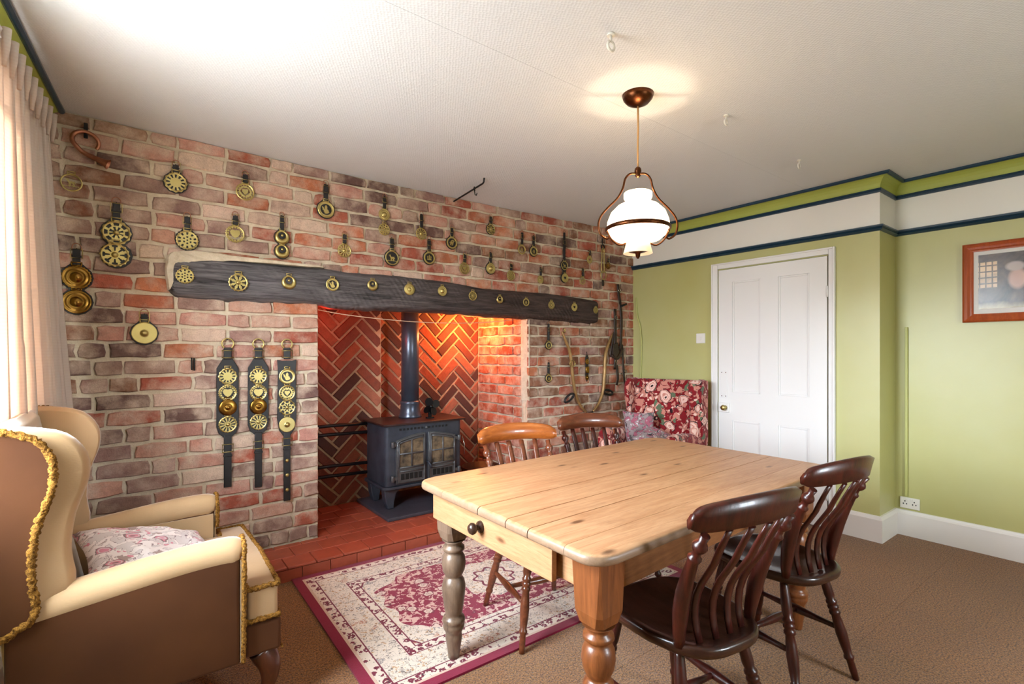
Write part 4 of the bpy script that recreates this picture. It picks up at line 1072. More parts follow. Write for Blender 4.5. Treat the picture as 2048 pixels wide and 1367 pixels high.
MB().tube([S(2.15, 3.50, .60), S(2.165, 3.48, .52), S(2.16, 3.47, .44)], .005, 6).build('riddling_rod', M['chrome'], st)
tag(rounded_box(1.43, 2.24, 3.30, 3.91, .081, .105, .004, 1).build('slate_slab', M['slate'], bevel=.004), 'dark slate slab under the wood-burning stove', 'slab')
fp_ = thing('flue_pipe', 'grey-black vertical flue pipe rising from the stove behind the beam', 'flue pipe', (1.81, 3.74, .740))
MB().lathe((0, 0, 0), [(.071, .10), (.071, 1.02)], 32).build('pipe', M['pipe'], fp_)
MB().lathe((0, 0, 0), [(.092, 0), (.094, .012), (.084, .03), (.078, .07), (.076, .10), (.080, .115), (.080, .13), (.072, .135)], 32).build('collar', M['pipe'], fp_)
# stove fan
fan = thing('stove_fan', 'small black four-bladed heat fan standing on the stove top', 'fan', (1.905, 3.58, .740))
MB().box(-.03, .03, -.018, .018, 0, .012).box(-.012, .012, -.01, .01, .012, .075).build('fan_base', M['leaf_black'], fan, bevel=.002)
MB().lathe((0, -.022, .095), [(.004, -.012), (.014, -.008), (.016, .01), (.012, .03)], 12, 'y').build('hub', M['leaf_black'], fan)
for k_ in range(4):
    a0 = k_ * PI / 2 + .5; vs = [(.012 * math.cos(a0 + PI / 2), -.022, .012 * math.sin(a0 + PI / 2))]
    ol = []
    for i in range(12):
        a = 2 * PI * i / 12; u, v = .042 + .036 * math.cos(a), .030 * math.sin(a)
        ol.append((u * math.cos(a0) - v * math.sin(a0), u * math.sin(a0) + v * math.cos(a0), v * .35))
    q = MB(); q.add([(x, -.026 + t, z + .095) for x, z, t in ol] + [(x, -.023 + t, z + .095) for x, z, t in ol], [tuple(range(12)), tuple(range(12, 24))] + [(i, (i + 1) % 12, 12 + (i + 1) % 12, 12 + i) for i in range(12)])
    q.build('blade', M['leaf_black'], fan)
# boiler pipes
for z_, lab in ((.707, 'uppermost'), (.640, 'second from top'), (.400, 'third from top'), (.325, 'lowest')):
    q = MB().tube([(OX0 + .004, 3.87, z_ - .004), (1.20, 3.87, z_), (1.484, 3.83, z_)], .013, 10); tag(q.build('water_pipe', M['iron']), lab + ' of the four black pipes running left from the stove', 'pipe', 'black pipes beside the stove')
# thin wire across the opening
pts = catmull([(.964, 3.385, 1.548), (1.15, 3.385, 1.522), (1.45, 3.385, 1.500), (1.80, 3.385, 1.490), (2.2, 3.385, 1.502), (2.5, 3.385, 1.530), (2.68, 3.39, 1.553)], 6)
tag(MB().tube(pts, .003, 6).build('hanging_wire', M['wire']), 'thin pale wire sagging across the top of the fireplace opening', 'wire')
# dark log basket behind chairs, on hearth right of the stove
root = thing('log_basket', 'low dark round basket on the hearth right of the stove', 'basket', (2.42, 3.62, .08))
MB().lathe((0, 0, 0), [(.13, .0), (.16, .10), (.17, .20), (.165, .205), (.15, .10), (.12, .015)], 24).build('basket_body', M['brown_leather'], root)

# ------------------------------------------------------------------ ceiling bits
tag(MB().tube([(1.965, yw(1.965) + .0, 2.415), (1.965, 3.30, 2.418), (1.915, 2.84, 2.418), (1.913, 2.825, 2.425), (1.912, 2.82, H)], .006, 8).tube([(1.93, 2.97, 2.41), (1.93, 2.96, 2.375), (1.93, 2.945, 2.365), (1.93, 2.935, 2.38)], .004, 6).tube([(1.93, 2.965, 2.43), (1.93, 2.975, 2.42), (1.93, 2.965, 2.405)], .006, 6).build('ceiling_rod', M['iron']), 'thin black iron rod with a hook, under the ceiling at the brick wall', 'rod')
hk = [((1.421, 1.258), 1.25, 'white ceiling hook nearest the camera, above and left of the pendant lamp'), ((2.365, 1.341), 1.0, 'small white ceiling hook right of the pendant lamp rose'), ((3.278, 1.383), 1.0, 'farthest white ceiling hook, near the green wall')]
for (x_, y_), s_, lab in hk:
    r_ = thing('ceiling_hook', lab, 'hook', (x_, y_, H), 0, 'white hooks screwed into the ceiling')
    MB().lathe((0, 0, -.006 * s_), [(.012 * s_, 0), (.012 * s_, .006 * s_)], 12).build('plate', M['plastic'], r_)
    pts = [(0, 0, -.006), (0, 0, -.022)] + [(.014 * math.sin(a), 0, -.036 + .014 * math.cos(a)) for a in [i * PI / 6 for i in range(12)]]
    MB().tube([(p[0] * s_, 0, p[2] * s_) for p in pts], .0042 * s_, 8).build('hook', M['plastic'], r_)

# ------------------------------------------------------------------ pendant lamp
lamp = thing('pendant_lamp', 'hanging oil-lamp style pendant with white opal glass shade and bronze harp frame', 'ceiling lamp', (1.858, 1.482, H))
MB().lathe((0, 0, 0), [(.006, -.052), (.020, -.050), (.050, -.036), (.066, -.018), (.072, 0)], 32).build('ceiling_rose', M['bronze'], lamp)
MB().tube([(0, 0, -.05), (.002, 0, -.15), (-.001, 0, -.25), (0, 0, -.345)], .0042, 8).build('cord', M['cord'], lamp)
MB().lathe((0, 0, -.36), [(.006, .03), (.014, .022), (.016, .008), (.010, -.004), (.013, -.012), (.004, -.02)], 16).build('cord_grip', M['bronze'], lamp)
ry = -math.atan2(.606, .795)   # harp plane turned towards the room's long diagonal
def hp(u, z): return (u * math.cos(ry), u * math.sin(ry), z)
half = [(0, -.362), (.035, -.362), (.058, -.385), (.070, -.430), (.095, -.475), (.140, -.520), (.172, -.560), (.182, -.600), (.172, -.640), (.145, -.660), (.128, -.652)]
MB().tube(catmull([hp(u, z) for u, z in half], 5), .0048, 8).tube(catmull([hp(-u, z) for u, z in half], 5), .0048, 8).build('harp_frame', M['bronze'], lamp)
MB().lathe((0, 0, 0), [(.060, -.448), (.064, -.452), (.064, -.472), (.056, -.486), (.060, -.494), (.092, -.510), (.122, -.540), (.138, -.580), (.141, -.610), (.138, -.612), (.130, -.580), (.112, -.545), (.085, -.518), (.052, -.496), (.050, -.486), (.058, -.470), (.056, -.450)], 40, cap=False).build('glass_shade', M['opal'], lamp)
MB().lathe((0, 0, 0), [(.142, -.604), (.148, -.608), (.148, -.620), (.142, -.624), (.137, -.614)], 40, cap=False).build('shade_ring', M['bronze'], lamp)
MB().lathe((0, 0, 0), [(.134, -.622), (.124, -.645), (.100, -.665), (.062, -.674), (.060, -.670), (.098, -.660), (.120, -.642), (.130, -.620)], 40, cap=False).build('glass_bowl', M['opal'], lamp)
MB().tube(catmull([hp(.145, -.620), hp(.120, -.665), hp(.085, -.69), hp(.055, -.68)], 4), .004, 8).tube(catmull([hp(-.145, -.620), hp(-.120, -.665), hp(-.085, -.69), hp(-.055, -.68)], 4), .004, 8).build('bracket', M['bronze'], lamp)
MB().lathe((0, 0, 0), [(.052, -.655), (.052, -.672), (.058, -.70), (.066, -.728), (.064, -.729), (.055, -.705), (.03, -.700), (.004, -.700)], 32, cap=False).build('lamp_cup', M['lamp_cup'], lamp)
MB().lathe((0, 0, 0), [(.004, -.752), (.010, -.742), (.012, -.728), (.036, -.722), (.05, -.716)], 24).build('finial', M['bronze'], lamp)

# ------------------------------------------------------------------ wall fittings and picture
sw = thing('light_switch', 'white square light switch on the green wall beside the door', 'switch', (X0, 2.485, 1.387))
MB().box(-.009, 0, -.043, .043, -.043, .043).build('switch_plate', M['plastic'], sw, bevel=.003)
MB().box(-.014, -.009, -.008, .008, -.014, .014).build('rocker', M['plastic'], sw, bevel=.002)
so = thing('wall_socket', 'white double power socket just above the skirting board in the recess', 'socket', (4.285, 1.085, .225))
MB().box(-.012, 0, -.055, .055, -.038, .038).build('socket_plate', M['plastic'], so, bevel=.003)
for yy in (-.026, .026):
    for dy, dz in ((0, .012), (-.009, -.006), (.009, -.006)): MB().box(-.0135, -.0115, yy + dy - .003, yy + dy + .003, dz - .004, dz + .004).build('pin_hole', M['black'], so)
    MB().box(-.017, -.012, yy * .5 - .006, yy * .5 + .006, .020, .032).build('rocker', M['plastic'], so, bevel=.001)
tag(MB().box(4.268, 4.285, 1.095, 1.112, .27, 1.44).build('cable_conduit', M['cable_paint'], bevel=.003), 'slim green-painted cable conduit rising from the double socket', 'conduit')
pts = [(X0 - .006, 3.19, 1.80), (X0 - .010, 3.17, 1.62), (X0 - .014, 3.13, 1.50), (X0 - .012, 3.12, 1.30), (X0 - .010, 3.13, .9), (X0 - .010, 3.13, .18)]
tag(MB().tube(catmull(pts, 5), .008, 8).build('painted_cable', M['cable_paint']), 'green-painted cable running down the wall corner beside the bricks', 'cable')
pic = thing('framed_picture', 'red-brown wooden picture frame with a white mount on the right wall', 'picture', (4.272, .47, 1.705))
hw_, hh_ = .336, .248
prof = [(0, 0), (0, .020), (.010, .026), (.024, .020), (.036, .016), (.044, .012), (.052, .010), (.052, 0)]
for a, b, c, d in (((-hw_, -hh_), (hw_, -hh_), 0, 1), ((hw_, -hh_), (hw_, hh_), 0, 1), ((hw_, hh_), (-hw_, hh_), 0, 1), ((-hw_, hh_), (-hw_, -hh_), 0, 1)):
    A, B = Vector(a), Vector(b); dd = (B - A).normalized(); nn_ = Vector((-dd.y, dd.x)); m_ = MB(); r0, r1 = [], []
    for o_, t_ in prof:
        p = A + dd * o_ + nn_ * o_; q = B - dd * o_ + nn_ * o_; r0.append((-t_, p.x, p.y)); r1.append((-t_, q.x, q.y))
    n_ = len(prof); m_.add(r0 + r1, [(i, (i + 1) % n_, n_ + (i + 1) % n_, n_ + i) for i in range(n_)] + [tuple(range(n_)), tuple(range(n_, 2 * n_))]); m_.build('frame_side', M['picture_wood'], pic)
MB().box(-.006, -.001, -hw_ + .05, hw_ - .05, -hh_ + .05, hh_ - .05).build('mount', M['mat_board'], pic)
MB().box(-.008, -.006, -hw_ + .075, hw_ - .075, -hh_ + .082, hh_ - .075).build('print', M['print'], pic)

# ------------------------------------------------------------------ rug
rx, ry_, ra = 1.628, 2.305, math.radians(-.8)
rug = thing('rug', 'cream Persian rug with crimson medallion and crimson border in front of the hearth', 'rug', (rx, ry_, 0), ra)
MB().box(-HW, HW, -HH, HH, .001, .010).build('rug_pile', M['rug'], rug)

# ------------------------------------------------------------------ pine table
tb = thing('pine_table', 'large scrubbed pine farmhouse table with turned legs and a drawer at the end', 'table', (1.74, 1.375, 0))
TX0, TX1, TY0, TY1, TZ0, TZ1 = .935, 2.58, .868, 1.885, .713, .745
seams = [TY0, .996, 1.153, 1.262, 1.42, 1.667, TY1]; RR = .075
def xe(y):   # rounded corners of the top
    d = 0
    for e_, s_ in ((TY0, 1), (TY1, -1)):
        t = (y - e_) * s_
        if t < RR: d = RR - math.sqrt(max(0, RR * RR - (RR - t) ** 2))
    return d
def plank(y0, y1, gap0, gap1):
    prof = [(.0, .004), (.004, .0)]   # inset of the edges, bottom and top
    ys = [y0 + gap0 + (y1 - y0 - gap0 - gap1) * i / 14 for i in range(15)]
    rr_ = .014; arc = [(rr_ * (1 - math.sin(a)), TZ1 - rr_ * (1 - math.cos(a))) for a in [i * PI / 2 / 5 for i in range(6)]][::-1]
    arcb = [(.009 * (1 - math.sin(a)), TZ0 + .009 * (1 - math.cos(a))) for a in [i * PI / 2 / 3 for i in range(4)]]
    layers = [(a, z) for a, z in arcb] + [(a, z) for a, z in arc][0:0]
    layers = [(.009, TZ0), (.003, TZ0 + .003), (0, TZ0 + .009), (0, TZ1 - .014), (.0015, TZ1 - .008), (.005, TZ1 - .0035), (.011, TZ1 - .0008), (.016, TZ1)]
    m_ = MB(); rings = []
    for ins, z in layers:
        rg = []
        for y in ys:
            yy = y; d = xe(y)
            if y0 == TY0: yy = y + ins * max(0, 1 - (y - y0) / .04)
            if y1 == TY1: yy = y - ins * max(0, 1 - (y1 - y) / .04)
            rg.append((TX0 + d + ins, yy, z))
        for y in ys[::-1]:
            yy = y; d = xe(y)
            if y0 == TY0: yy = y + ins * max(0, 1 - (y - y0) / .04)
            if y1 == TY1: yy = y - ins * max(0, 1 - (y1 - y) / .04)
            rg.append((TX1 - d - ins, yy, z))
        rings.append(rg)
    n_ = len(rings[0]); m_.add([v for r in rings for v in r], [(i * n_ + j, i * n_ + (j + 1) % n_, (i + 1) * n_ + (j + 1) % n_, (i + 1) * n_ + j) for i in range(len(rings) - 1) for j in range(n_)], True)
    m_.add(rings[0], [tuple(range(n_))]); m_.add(rings[-1], [tuple(range(n_))])
    m_.v = [(x - 1.74, y - 1.375, z) for x, y, z in m_.v]
    o_ = m_.build('top_plank', M['pine'], tb)
    try: o_.data.set_sharp_from_angle(angle=.8)
    except Exception: pass
for i in range(6):
    g0 = [0, .0007, .0018, .0018, .0018, .0007][i]; g1 = [.0007, .0018, .0018, .0018, .0007, 0][i]
    plank(seams[i], seams[i + 1], g0, g1)
t_ = lambda x0, x1, y0, y1, z0, z1: (x0 - 1.74, x1 - 1.74, y0 - 1.375, y1 - 1.375, z0, z1)
LX = (1.065, 2.44); LYY = (.985, 1.790)
MB().box(*t_(1.118, 2.385, .955, .978, .585, .712)).build('long_rail', M['pine_x'], tb, bevel=.002)
MB().box(*t_(1.118, 2.385, 1.800, 1.823, .585, .712)).build('long_rail', M['pine_x'], tb, bevel=.002)
MB().box(*t_(2.44, 2.463, 1.045, 1.735, .585, .712)).build('end_rail', M['pine_y'], tb, bevel=.002)
MB().box(*t_(1.030, 1.045, 1.045, 1.735, .590, .712)).build('end_rail', M['pine_y'], tb, bevel=.002)
MB().box(*t_(2.4, 2.401, 1.2, 1.6, .6, .601))
dw = MB().box(*t_(.992, 1.012, 1.105, 1.835, .588, .708)).box(*t_(1.012, 1.029, 1.15, 1.72, .60, .70)).build('drawer', M['pine_y'], tb, bevel=.0015)
MB().lathe((.992 - 1.74, 1.485 - 1.375, .648), [(.004, -.050), (.015, -.047), (.021, -.038), (.019, -.028), (.010, -.020), (.009, -.012), (.020, -.008), (.022, 0)], 20, 'x').build('knob', M['knob'], dw)
LP_ = [(.498, .050), (.485, .036), (.474, .034), (.468, .045), (.456, .046), (.450, .037), (.444, .035), (.438, .040), (.425, .047), (.398, .0505), (.372, .046), (.352, .037), (.346, .033), (.342, .036), (.330, .044), (.305, .050), (.270, .047), (.225, .041), (.195, .036), (.184, .034), (.178, .044), (.168, .048), (.158, .046), (.154, .043), (.148, .046), (.134, .044), (.120, .036), (.110, .033), (.100, .036), (.085, .034), (.040, .027), (.010, .023), (.0, .021)]
for x_ in LX:
    for y_ in LYY:
        onrug = y_ > 1.66
        m_ = MB(); c = .055; cc = .013
        def octo(c, cc): return [(x_ - 1.74 + u, y_ - 1.375 + v) for u, v in [(c, c - cc), (c - cc, c), (-c + cc, c), (-c, c - cc), (-c, -c + cc), (-c + cc, -c), (c - cc, -c), (c, -c + cc)]]
        A, B, C_ = octo(c, .004), octo(c, .016), octo(.046, .02)
        zs_ = [.712, .66, .54, .505]; rings = [octo(c, .002), octo(c, .004), octo(c, .014), octo(.047, .017)]
        vs = [(u, v, z) for rg, z in zip(rings, zs_) for u, v in rg]
        m_.add(vs, [(i * 8 + j, i * 8 + (j + 1) % 8, (i + 1) * 8 + (j + 1) % 8, (i + 1) * 8 + j) for i in range(3) for j in range(8)] + [tuple(range(8)), tuple(range(24, 32))])
        dz = .010 if onrug and x_ < 2.5 else 0
        m_.tube([(x_ - 1.74, y_ - 1.375, max(z, dz)) for z, r in LP_], [r for z, r in LP_], 28, up=(1, 0, 0))
        o_ = m_.build('leg', M['pine_grey'] if (x_ < 2 and y_ > 1.5) else M['pine_leg'], tb)

for o_ in list(tb.children):   # the old table has racked slightly out of square
    for v_ in o_.data.vertices: v_.co.y += .036 * (v_.co.x + .80)
# ------------------------------------------------------------------ kitchen chairs
LEGP = [(0, .012), (.06, .015), (.16, .0175), (.26, .0185), (.30, .015), (.315, .020), (.335, .020), (.345, .015), (.36, .020), (.38, .020), (.39, .015), (.405, .020), (.425, .020), (.44, .015), (.50, .018), (.60, .0205), (.70, .018), (.78, .014), (.795, .018), (.815, .018), (.83, .013), (.92, .0135), (1, .0115)]
POSTP = [(0, .015), (.10, .018), (.30, .023), (.45, .022), (.65, .018), (.76, .015), (.785, .019), (.80, .019), (.815, .013), (.85, .011), (.875, .018), (.90, .0215), (.925, .018), (.945, .011), (1, .013)]
STRP = [(0, .009), (.2, .011), (.42, .016), (.5, .017), (.58, .016), (.8, .011), (1, .009)]
def kitchen_chair(label, loc, rz, wood_, crestm, seatm, group='slat-back kitchen chairs around the pine table', wscale=1.0, onrug=(0, 0, 0, 0)):
    root = thing('kitchen_chair', label, 'chair', loc, rz, group)
    SZ = .452
    # saddle seat, front at -y
    N = 40; rings = []
    def outline(s):
        out = []
        for i in range(N):
            a = 2 * PI * i / N; ca, sa = math.cos(a), math.sin(a)
            u = math.copysign(abs(ca) ** .62, ca); v = math.copysign(abs(sa) ** .72, sa)
            hw = .205 - .022 * (v * .5 + .5) if v < .3 else .190 - .015 * v
            out.append((u * hw * s * wscale, v * (.195 if v < 0 else .232) * s))
        return out
    lay = [(.93, SZ - .038), (.985, SZ - .030), (1, SZ - .018), (1, SZ - .008), (.985, SZ - .001), (.955, SZ), (.90, SZ - .003), (.75, SZ - .012), (.5, SZ - .016), (.25, SZ - .015), (.02, SZ - .012)]
    m_ = MB(); vs = []
    for s, z in lay:
        for (u, v) in outline(s):
            ridge = .010 * math.exp(-(u / .05) ** 2) * max(0, -v / .2) if s < .93 and z > SZ - .02 else 0
            vs.append((u, v, z + ridge))
    m_.add(vs, [(i * N + j, i * N + (j + 1) % N, (i + 1) * N + (j + 1) % N, (i + 1) * N + j) for i in range(len(lay) - 1) for j in range(N)] + [tuple(range(N)), tuple(range((len(lay) - 1) * N, len(lay) * N))], True)
    m_.build('seat', seatm, root)
    feet = []
    for k_, (sx, sy) in enumerate(((-1, -1), (1, -1), (-1, 1), (1, 1))):
        topp = Vector((sx * .125 * wscale, sy * .125, SZ - .030)); ft = Vector((sx * .195 * wscale, sy * (.195 if sy < 0 else .225), onrug[k_]))
        MB().turned(topp, ft, LEGP).build('leg', wood_, root); feet.append((topp, ft))
    mids = []
    for a, b in ((0, 2), (1, 3)):
        p = feet[a][0].lerp(feet[a][1], .56); q = feet[b][0].lerp(feet[b][1], .56)
        MB().turned(p, q, STRP, 12).build('stretcher', wood_, root); mids.append(p.lerp(q, .5))
    MB().turned(mids[0], mids[1], STRP, 12).build('stretcher', wood_, root)
    # posts
    def backy(t): return .150 + .012 * t + .105 * t ** 2.0
    for sx in (-1, 1):
        pts = [(sx * (.150 + .030 * t) * wscale, backy(t), SZ - .01 + (.805 - SZ) * t) for t, r in POSTP]
        MB().tube(pts, [r for t, r in POSTP], 14, up=(0, 1, 0)).build('back_post', wood_, root)
    def crest_y(s): return .250 + .050 * (1 - s * s)
    for k_ in range(4):
        s = (-.54, -.18, .18, .54)[k_]; pts = []; rs_ = []
        for i in range(11):
            t = i / 10; yb = .158 + .020 * (1 - (s / .8) ** 2)
            pts.append((s * (.150 + .035 * t) * wscale * 1.1, yb - .026 * math.sin(PI * min(1, t * 1.5)) + (crest_y(s) - yb) * t ** 1.7, SZ - .008 + (.812 - SZ) * t))
        MB().tube(pts, [.0135 + .003 * math.sin(PI * t / 10) for t in range(11)], 8, flat=.45, up=(0, 1, 0)).build('slat', wood_, root)
    # crest rail
    n_ = 32; rings = []
    for i in range(n_ + 1):
        s = math.sin((-1 + 2 * i / n_) * PI / 2); e_ = math.sqrt(max(0, 1 - abs(s) ** 16))
        zb = .798 + .010 * (1 - s * s); zt = .798 + (.074 + .024 * (1 - s * s)) ; zmid = (zb + zt) / 2; hz = (zt - zb) / 2 * max(.62, e_)
        x_ = s * .222 * wscale; y_ = crest_y(s); th = .0125 * max(.5, e_)
        rings.append([(x_, y_ - th, zmid - hz + .004), (x_, y_ - th * 1.1, zmid), (x_, y_ - th + .012, zmid + hz - .004), (x_, y_ + .014, zmid + hz), (x_, y_ + th + .016, zmid + hz - .006), (x_, y_ + th + .008, zmid), (x_, y_ + th, zmid - hz + .004), (x_, y_, zmid - hz)])
    q = 8; m_ = MB(); m_.add([v for r in rings for v in r], [(i * q + j, i * q + (j + 1) % q, (i + 1) * q + (j + 1) % q, (i + 1) * q + j) for i in range(n_) for j in range(q)] + [tuple(range(q)), tuple(range(n_ * q, n_ * q + q))], True)
    m_.build('crest_rail', crestm, root)
    return root
kitchen_chair('dark mahogany slat-back chair nearest the camera, tucked under the near side of the table', (1.402, .962, 0), PI - math.radians(9), M['mahog'], M['mahog'], M['mahog_seat'], wscale=1.0)
kitchen_chair('dark mahogany slat-back chair on the near table side, farther from the camera', (2.085, .985, 0), PI - math.radians(8), M['mahog'], M['mahog'], M['mahog_seat'], wscale=.96)
kitchen_chair('amber-coloured slat-back chair across the table, in front of the stove', (1.545, 1.80, 0), math.radians(-13), M['brown_wood'], M['amber'], M['brown_wood'], onrug=(.0, .0, .010, .010), wscale=1.0)
kitchen_chair('dark brown slat-back chair across the table, nearer the floral armchair', (2.125, 1.875, 0), math.radians(-19), M['mahog'], M['brown_wood'], M['brown_wood'], onrug=(.010, .010, .010, .010), wscale=.96)

# ------------------------------------------------------------------ wing armchairs
def shell(poly, y0, y1, bevel, name, mat, root, k=1):
    o_ = MB().prism(poly, y0, y1, 'xz').build(name, mat, root)
    b = o_.modifiers.new('bevel', 'BEVEL'); b.width = bevel; b.segments = 4; b.limit_method = 'ANGLE'; b.angle_limit = 1.0
    o_.data.polygons.foreach_set('use_smooth', [True] * len(o_.data.polygons))
    return o_
def resample(pts, step):
    P = [Vector(p) for p in pts]; out = [P[0]]; acc = 0
    for a, b in zip(P, P[1:]):
        L = (b - a).length; n_ = max(1, int(L / step))
        for i in range(1, n_ + 1): out.append(a.lerp(b, i / n_))
    return out
def wing_chair(label, loc, rz, fab, side, trim, legm, hwid=.375, fringe=True, top=1.055, group='wing armchairs'):
    root = thing('wing_armchair', label, 'armchair', loc, rz, group)
    W_ = hwid
    # back
    bp = [(-.15, .30), (-.19, .50), (-.235, .72), (-.285, .95), (-.30, 1.03), (-.32, top), (-.350, top), (-.365, 1.02), (-.35, .80), (-.32, .50), (-.30, .25), (-.20, .25)]
    bk = shell(bp, -W_ + .05, W_ - .05, .028, 'back', fab, root)
    for yy in (-.12, 0, .12):
        for t in (.3, .62):
            if abs(yy) > .01 or t > .5: MB().lathe((-.19 - .095 * t + .003, yy, .52 + .42 * t), [(.014, -.004), (.010, .004), (.002, .007)], 10, 'x').build('button', fab, root)
    wp2 = catmull([(-.36, .50, 0), (-.27, .52, 0), (-.235, .56, 0), (-.245, .66, 0), (-.235, .78, 0), (-.205, .88, 0), (-.200, .955, 0), (-.225, 1.015, 0), (-.275, top - .008, 0), (-.32, top, 0), (-.360, top - .01, 0), (-.365, .95, 0), (-.36, .75, 0)], 3, True)
    inner = catmull([(-.34, .50, 0), (-.20, .52, 0), (-.155, .60, 0), (-.165, .70, 0), (-.155, .80, 0), (-.125, .90, 0), (-.130, .975, 0), (-.175, 1.035, 0), (-.25, top + .004, 0), (-.32, top + .008, 0), (-.355, top, 0), (-.36, .95, 0), (-.35, .75, 0)], 3, True)
    for sy in (-1, 1):
        # lofted wing: wider rounded inner face, narrower outer panel
        lay = [(wp2, W_ + .004, 0), (wp2, W_ - .004, .0), (None, W_ - .018, .55), (inner, W_ - .045, 1), (inner, W_ - .070, .93)]
        m_ = MB(); n_ = len(wp2); vs = []
        cx_ = sum(p.x for p in inner) / n_; cz_ = sum(p.y for p in inner) / n_
        for pl_, y_, s in lay:
            for i in range(n_):
                if pl_ is wp2: p = wp2[i]
                elif pl_ is None: p = wp2[i].lerp(inner[i], .75)
                else: p = Vector((cx_, cz_, 0)).lerp(inner[i], s)
                vs.append((p.x, sy * y_, p.y))
        nl = len(lay)
        m_.add(vs, [(i * n_ + j, i * n_ + (j + 1) % n_, (i + 1) * n_ + (j + 1) % n_, (i + 1) * n_ + j) for i in range(nl - 1) for j in range(n_)], True)
        m_.add(vs[:n_], [tuple(range(n_))]); m_.add(vs[-n_:], [tuple(range(n_))])
        wg = m_.build('wing', fab, root)
        op = [(p.x * .985 - .005, p.y) for p in wp2]
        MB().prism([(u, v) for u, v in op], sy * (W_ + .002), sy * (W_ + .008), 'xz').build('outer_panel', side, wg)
        if fringe:
            path = [(p.x, sy * (W_ + .008), p.y) for p in wp2[:34]]
            MB().tube(resample(path, .0045), 0.0095, 9, jit=.42).build('fringe', trim, wg)
        # arm: outer panel and rolled top
        ap = [(-.30, .22), (.265, .22), (.265, .56), (.255, .60), (-.10, .575), (-.30, .53)]
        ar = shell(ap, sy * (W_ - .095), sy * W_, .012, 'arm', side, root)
        roll = catmull([(-.30, sy * (W_ - .049), .535), (-.10, sy * (W_ - .049), .560), (.10, sy * (W_ - .049), .583), (.215, sy * (W_ - .049), .588), (.252, sy * (W_ - .049), .582), (.268, sy * (W_ - .049), .572)], 5)
        n2 = len(roll); MB().tube(roll, [.0525] * (n2 - 7) + [.052, .051, .050, .048, .044, .038, .030], 24, up=(0, 0, 1)).build('arm_roll', fab, ar)
        # inner lining of the arm in the fabric colour
        MB().prism([(-.20, .36), (.260, .36), (.260, .56), (-.20, .55)], sy * (W_ - .103), sy * (W_ - .094), 'xz').build('arm_lining', fab, ar)
        MB().prism([(W_ * sy, .225), (sy * (W_ - .093), .225), (sy * (W_ - .093), .57), (sy * W_, .57)], .265, .271, 'yz').build('arm_front', fab, ar)
        if fringe:
            path = catmull([(.273, sy * (W_ + .004), .225), (.275, sy * (W_ + .004), .40), (.275, sy * (W_ + .008), .56), (.277, sy * (W_ - .005), .612), (.277, sy * (W_ - .05), .636), (.277, sy * (W_ - .095), .600), (.275, sy * (W_ - .10), .50)], 8)
            MB().tube(resample(path, .006), .0075, 7, jit=.30).build('fringe', trim, ar)
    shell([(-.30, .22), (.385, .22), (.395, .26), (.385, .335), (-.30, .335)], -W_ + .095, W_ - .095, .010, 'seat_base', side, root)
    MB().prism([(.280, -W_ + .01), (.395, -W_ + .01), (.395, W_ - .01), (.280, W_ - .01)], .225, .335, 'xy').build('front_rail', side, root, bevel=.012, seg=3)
    # T cushion
    tc = [(-.14, -W_ + .107), (.285, -W_ + .107), (.288, -W_ + .012), (.385, -W_ + .012), (.395, 0), (.385, W_ - .012), (.288, W_ - .012), (.285, W_ - .107), (-.14, W_ - .107)]
    cu = MB().prism(tc, .342, .462, 'xy').build('seat_cushion', fab, root)
    b = cu.modifiers.new('bevel', 'BEVEL'); b.width = .014; b.segments = 4; b.limit_method = 'ANGLE'
    cu.data.polygons.foreach_set('use_smooth', [True] * len(cu.data.polygons))
    if fringe:
        for z_ in (.458, .348):
            path = [(u, v, z_) for u, v in tc[1:8]]
            MB().tube(resample(path, .006), .009, 7, jit=.30).build('fringe', trim, cu)
        MB().tube(resample([(.399, -W_ + .012, .228), (.399, W_ - .012, .228)], .006), .004, 6, jit=.25).build('fringe', trim, root)
    # legs
    for sy in (-1, 1):
        pts = catmull([(.335, sy * (W_ - .05), .225), (.362, sy * (W_ - .042), .17), (.362, sy * (W_ - .045), .11), (.345, sy * (W_ - .05), .05), (.355, sy * (W_ - .045), .012), (.362, sy * (W_ - .045), .0)], 4)
        n2 = len(pts); MB().tube(pts, [.040, .040, .040, .039, .037, .035, .032, .029, .026, .024, .022, .020, .019, .018, .018, .019, .022, .026, .028, .029, .028][:n2], 14, up=(1, 0, 0)).build('leg', legm, root)
        MB().turned((-.30, sy * (W_ - .06), .24), (-.36, sy * (W_ - .05), 0), [(0, .026), (.5, .020), (1, .016)]).build('leg', legm, root)
    return root
wing_chair('cream and gold velvet wing armchair with gold fringe trim, by the curtain', (.030, 2.265, 0), 0, M['velvet'], M['velvet_shade'], M['fringe'], M['cab_wood'])
wing_chair('red floral patterned wing armchair in the corner by the white door', (3.42, 2.60, 0), PI + math.radians(12), M['floral_red'], M['floral_red'], M['floral_red'], M['cab_wood'], hwid=.335, fringe=False, top=1.03)
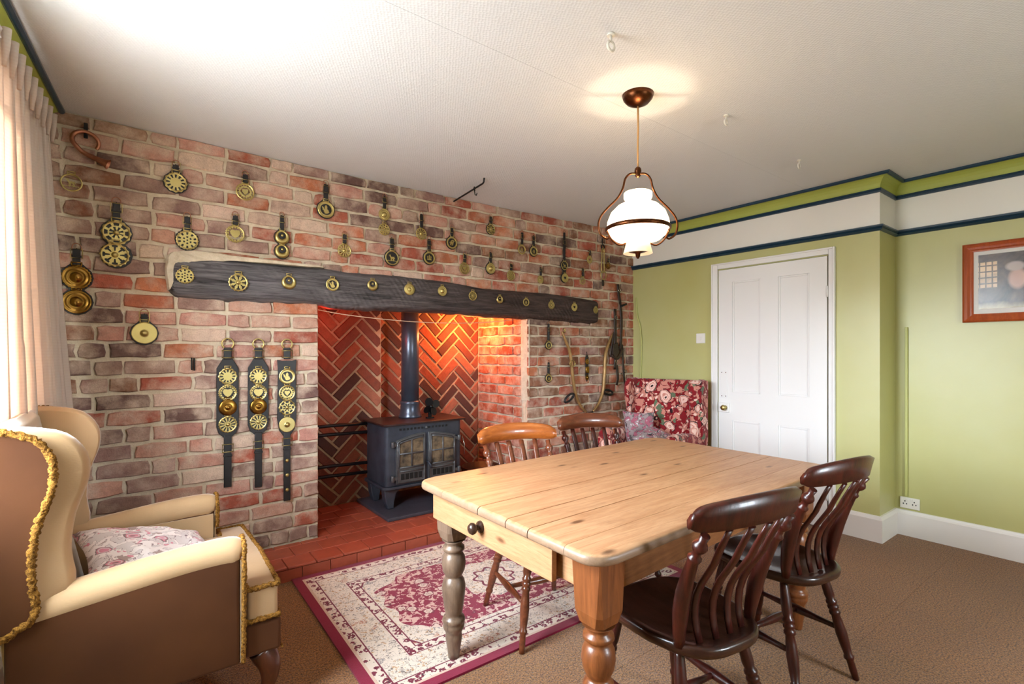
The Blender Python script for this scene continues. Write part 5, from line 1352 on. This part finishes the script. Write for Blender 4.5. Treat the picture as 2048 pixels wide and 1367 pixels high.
# cushions
def pillow(name, label, loc, rot, a, b, th, mat, seed=0):
    n_ = 22; vs, fs = [], []
    for side in (1, -1):
        for i in range(n_ + 1):
            for j in range(n_ + 1):
                u, v = -1 + 2 * i / n_, -1 + 2 * j / n_
                h_ = th * (max(0, 1 - u ** 2) ** .42) * (max(0, 1 - v ** 2) ** .42)
                h_ *= 1 + .35 * noise.noise(Vector((u * 1.9 + seed, v * 1.9, side)))
                h_ += .012 * noise.noise(Vector((u * 4 + seed, v * 4 + u * 3, 5))) * (1 - u ** 4) * (1 - v ** 4)
                vs.append((a * u * (.90 + .10 * v * v), b * v * (.90 + .10 * u * u), side * h_))
    m = n_ + 1
    for s in (0, 1):
        for i in range(n_):
            for j in range(n_):
                o_ = s * m * m; f = (o_ + i * m + j, o_ + (i + 1) * m + j, o_ + (i + 1) * m + j + 1, o_ + i * m + j + 1); fs.append(f if s == 0 else f[::-1])
    q = MB(); q.add(vs, fs, True); o_ = q.build(name, mat); o_.location = loc; o_.rotation_euler = rot
    return tag(o_, label, 'cushion')
pillow('cushion', 'cream cushion with pink and grey flowers lying on the velvet armchair seat', (.065, 2.25, .535), (math.radians(4), math.radians(14), math.radians(10)), .215, .235, .062, M['floral_cream'], 3)
pillow('cushion', 'greyish floral cushion leaning in the left side of the red armchair', (3.45, 2.74, .62), (math.radians(78), 0, math.radians(115)), .135, .15, .05, M['floral_grey'], 7)
pillow('cushion', 'greyish floral cushion lying flat on the right side of the red armchair seat', (3.40, 2.48, .545), (math.radians(22), math.radians(-8), math.radians(20)), .19, .19, .055, M['floral_grey'], 11)
q = MB().prism([(.400, 2.15), (.448, 2.16), (.456, 2.34), (.450, 2.56), (.400, 2.57)], .336, .350, 'xy').box(.434, .452, 2.17, 2.54, .285, .336)
tag(q.build('seat_throw', M['floral_cream'], bevel=.007, seg=3), 'floral cloth hanging out from under the velvet seat cushion at the front edge', 'cloth')

# ------------------------------------------------------------------ curtains
cur = thing('curtain', 'cream woven curtain with pinch pleats hanging at the left window edge', 'curtain', (0, 0, 0))
def sheet(y0, y1, z0, z1, base, amp, freq, ph, flare, nu=120, nv=40, thick=.0):
    m_ = MB(); vs = []
    for j in range(nv + 1):
        t = j / nv; z = z1 + (z0 - z1) * t
        for i in range(nu + 1):
            s = i / nu; y = y0 + (y1 - y0) * s
            a = amp * (.55 + .45 * t)
            x = xl(y) + base + flare * t ** 1.2 * s + a * math.sin(freq * s * 2 * PI + ph + .25 * math.sin(t * 2.2)) + .3 * a * math.sin(freq * 2.3 * s * 2 * PI + t)
            vs.append((x, y + .018 * math.cos(freq * s * 2 * PI + ph), z))
    m_.add(vs, [(j * (nu + 1) + i, j * (nu + 1) + i + 1, (j + 1) * (nu + 1) + i + 1, (j + 1) * (nu + 1) + i) for j in range(nv) for i in range(nu)], True)
    return m_
o = sheet(2.20, 3.03, .80, 2.30, .052, .022, 7.6, .4, .095).build('curtain_cloth', M['curtain'], cur)
sm = o.modifiers.new('solid', 'SOLIDIFY'); sm.thickness = .003
for k_ in range(9):
    y_ = 2.30 + k_ * .088
    MB().tube([(xl(y_) + .072, y_, 2.20), (xl(y_) + .076, y_ + .004, 2.26), (xl(y_) + .078, y_, 2.325)], [.006, .010, .013], 10).build('pinch_pleat', M['curtain'], cur)
tag(MB().tube([(xl(1.1) + .06, 1.1, 2.315), (xl(3.08) + .06, 3.08, 2.315)], .010, 8).build('curtain_rail', M['white_paint']), 'white curtain rail above the left window', 'rail')
o = sheet(1.26, 2.62, .875, 2.19, -.045, .010, 16, .0, 0, 260, 12).build('net_curtain', M['net']); tag(o, 'sheer white net curtain across the bright left window', 'net curtain')
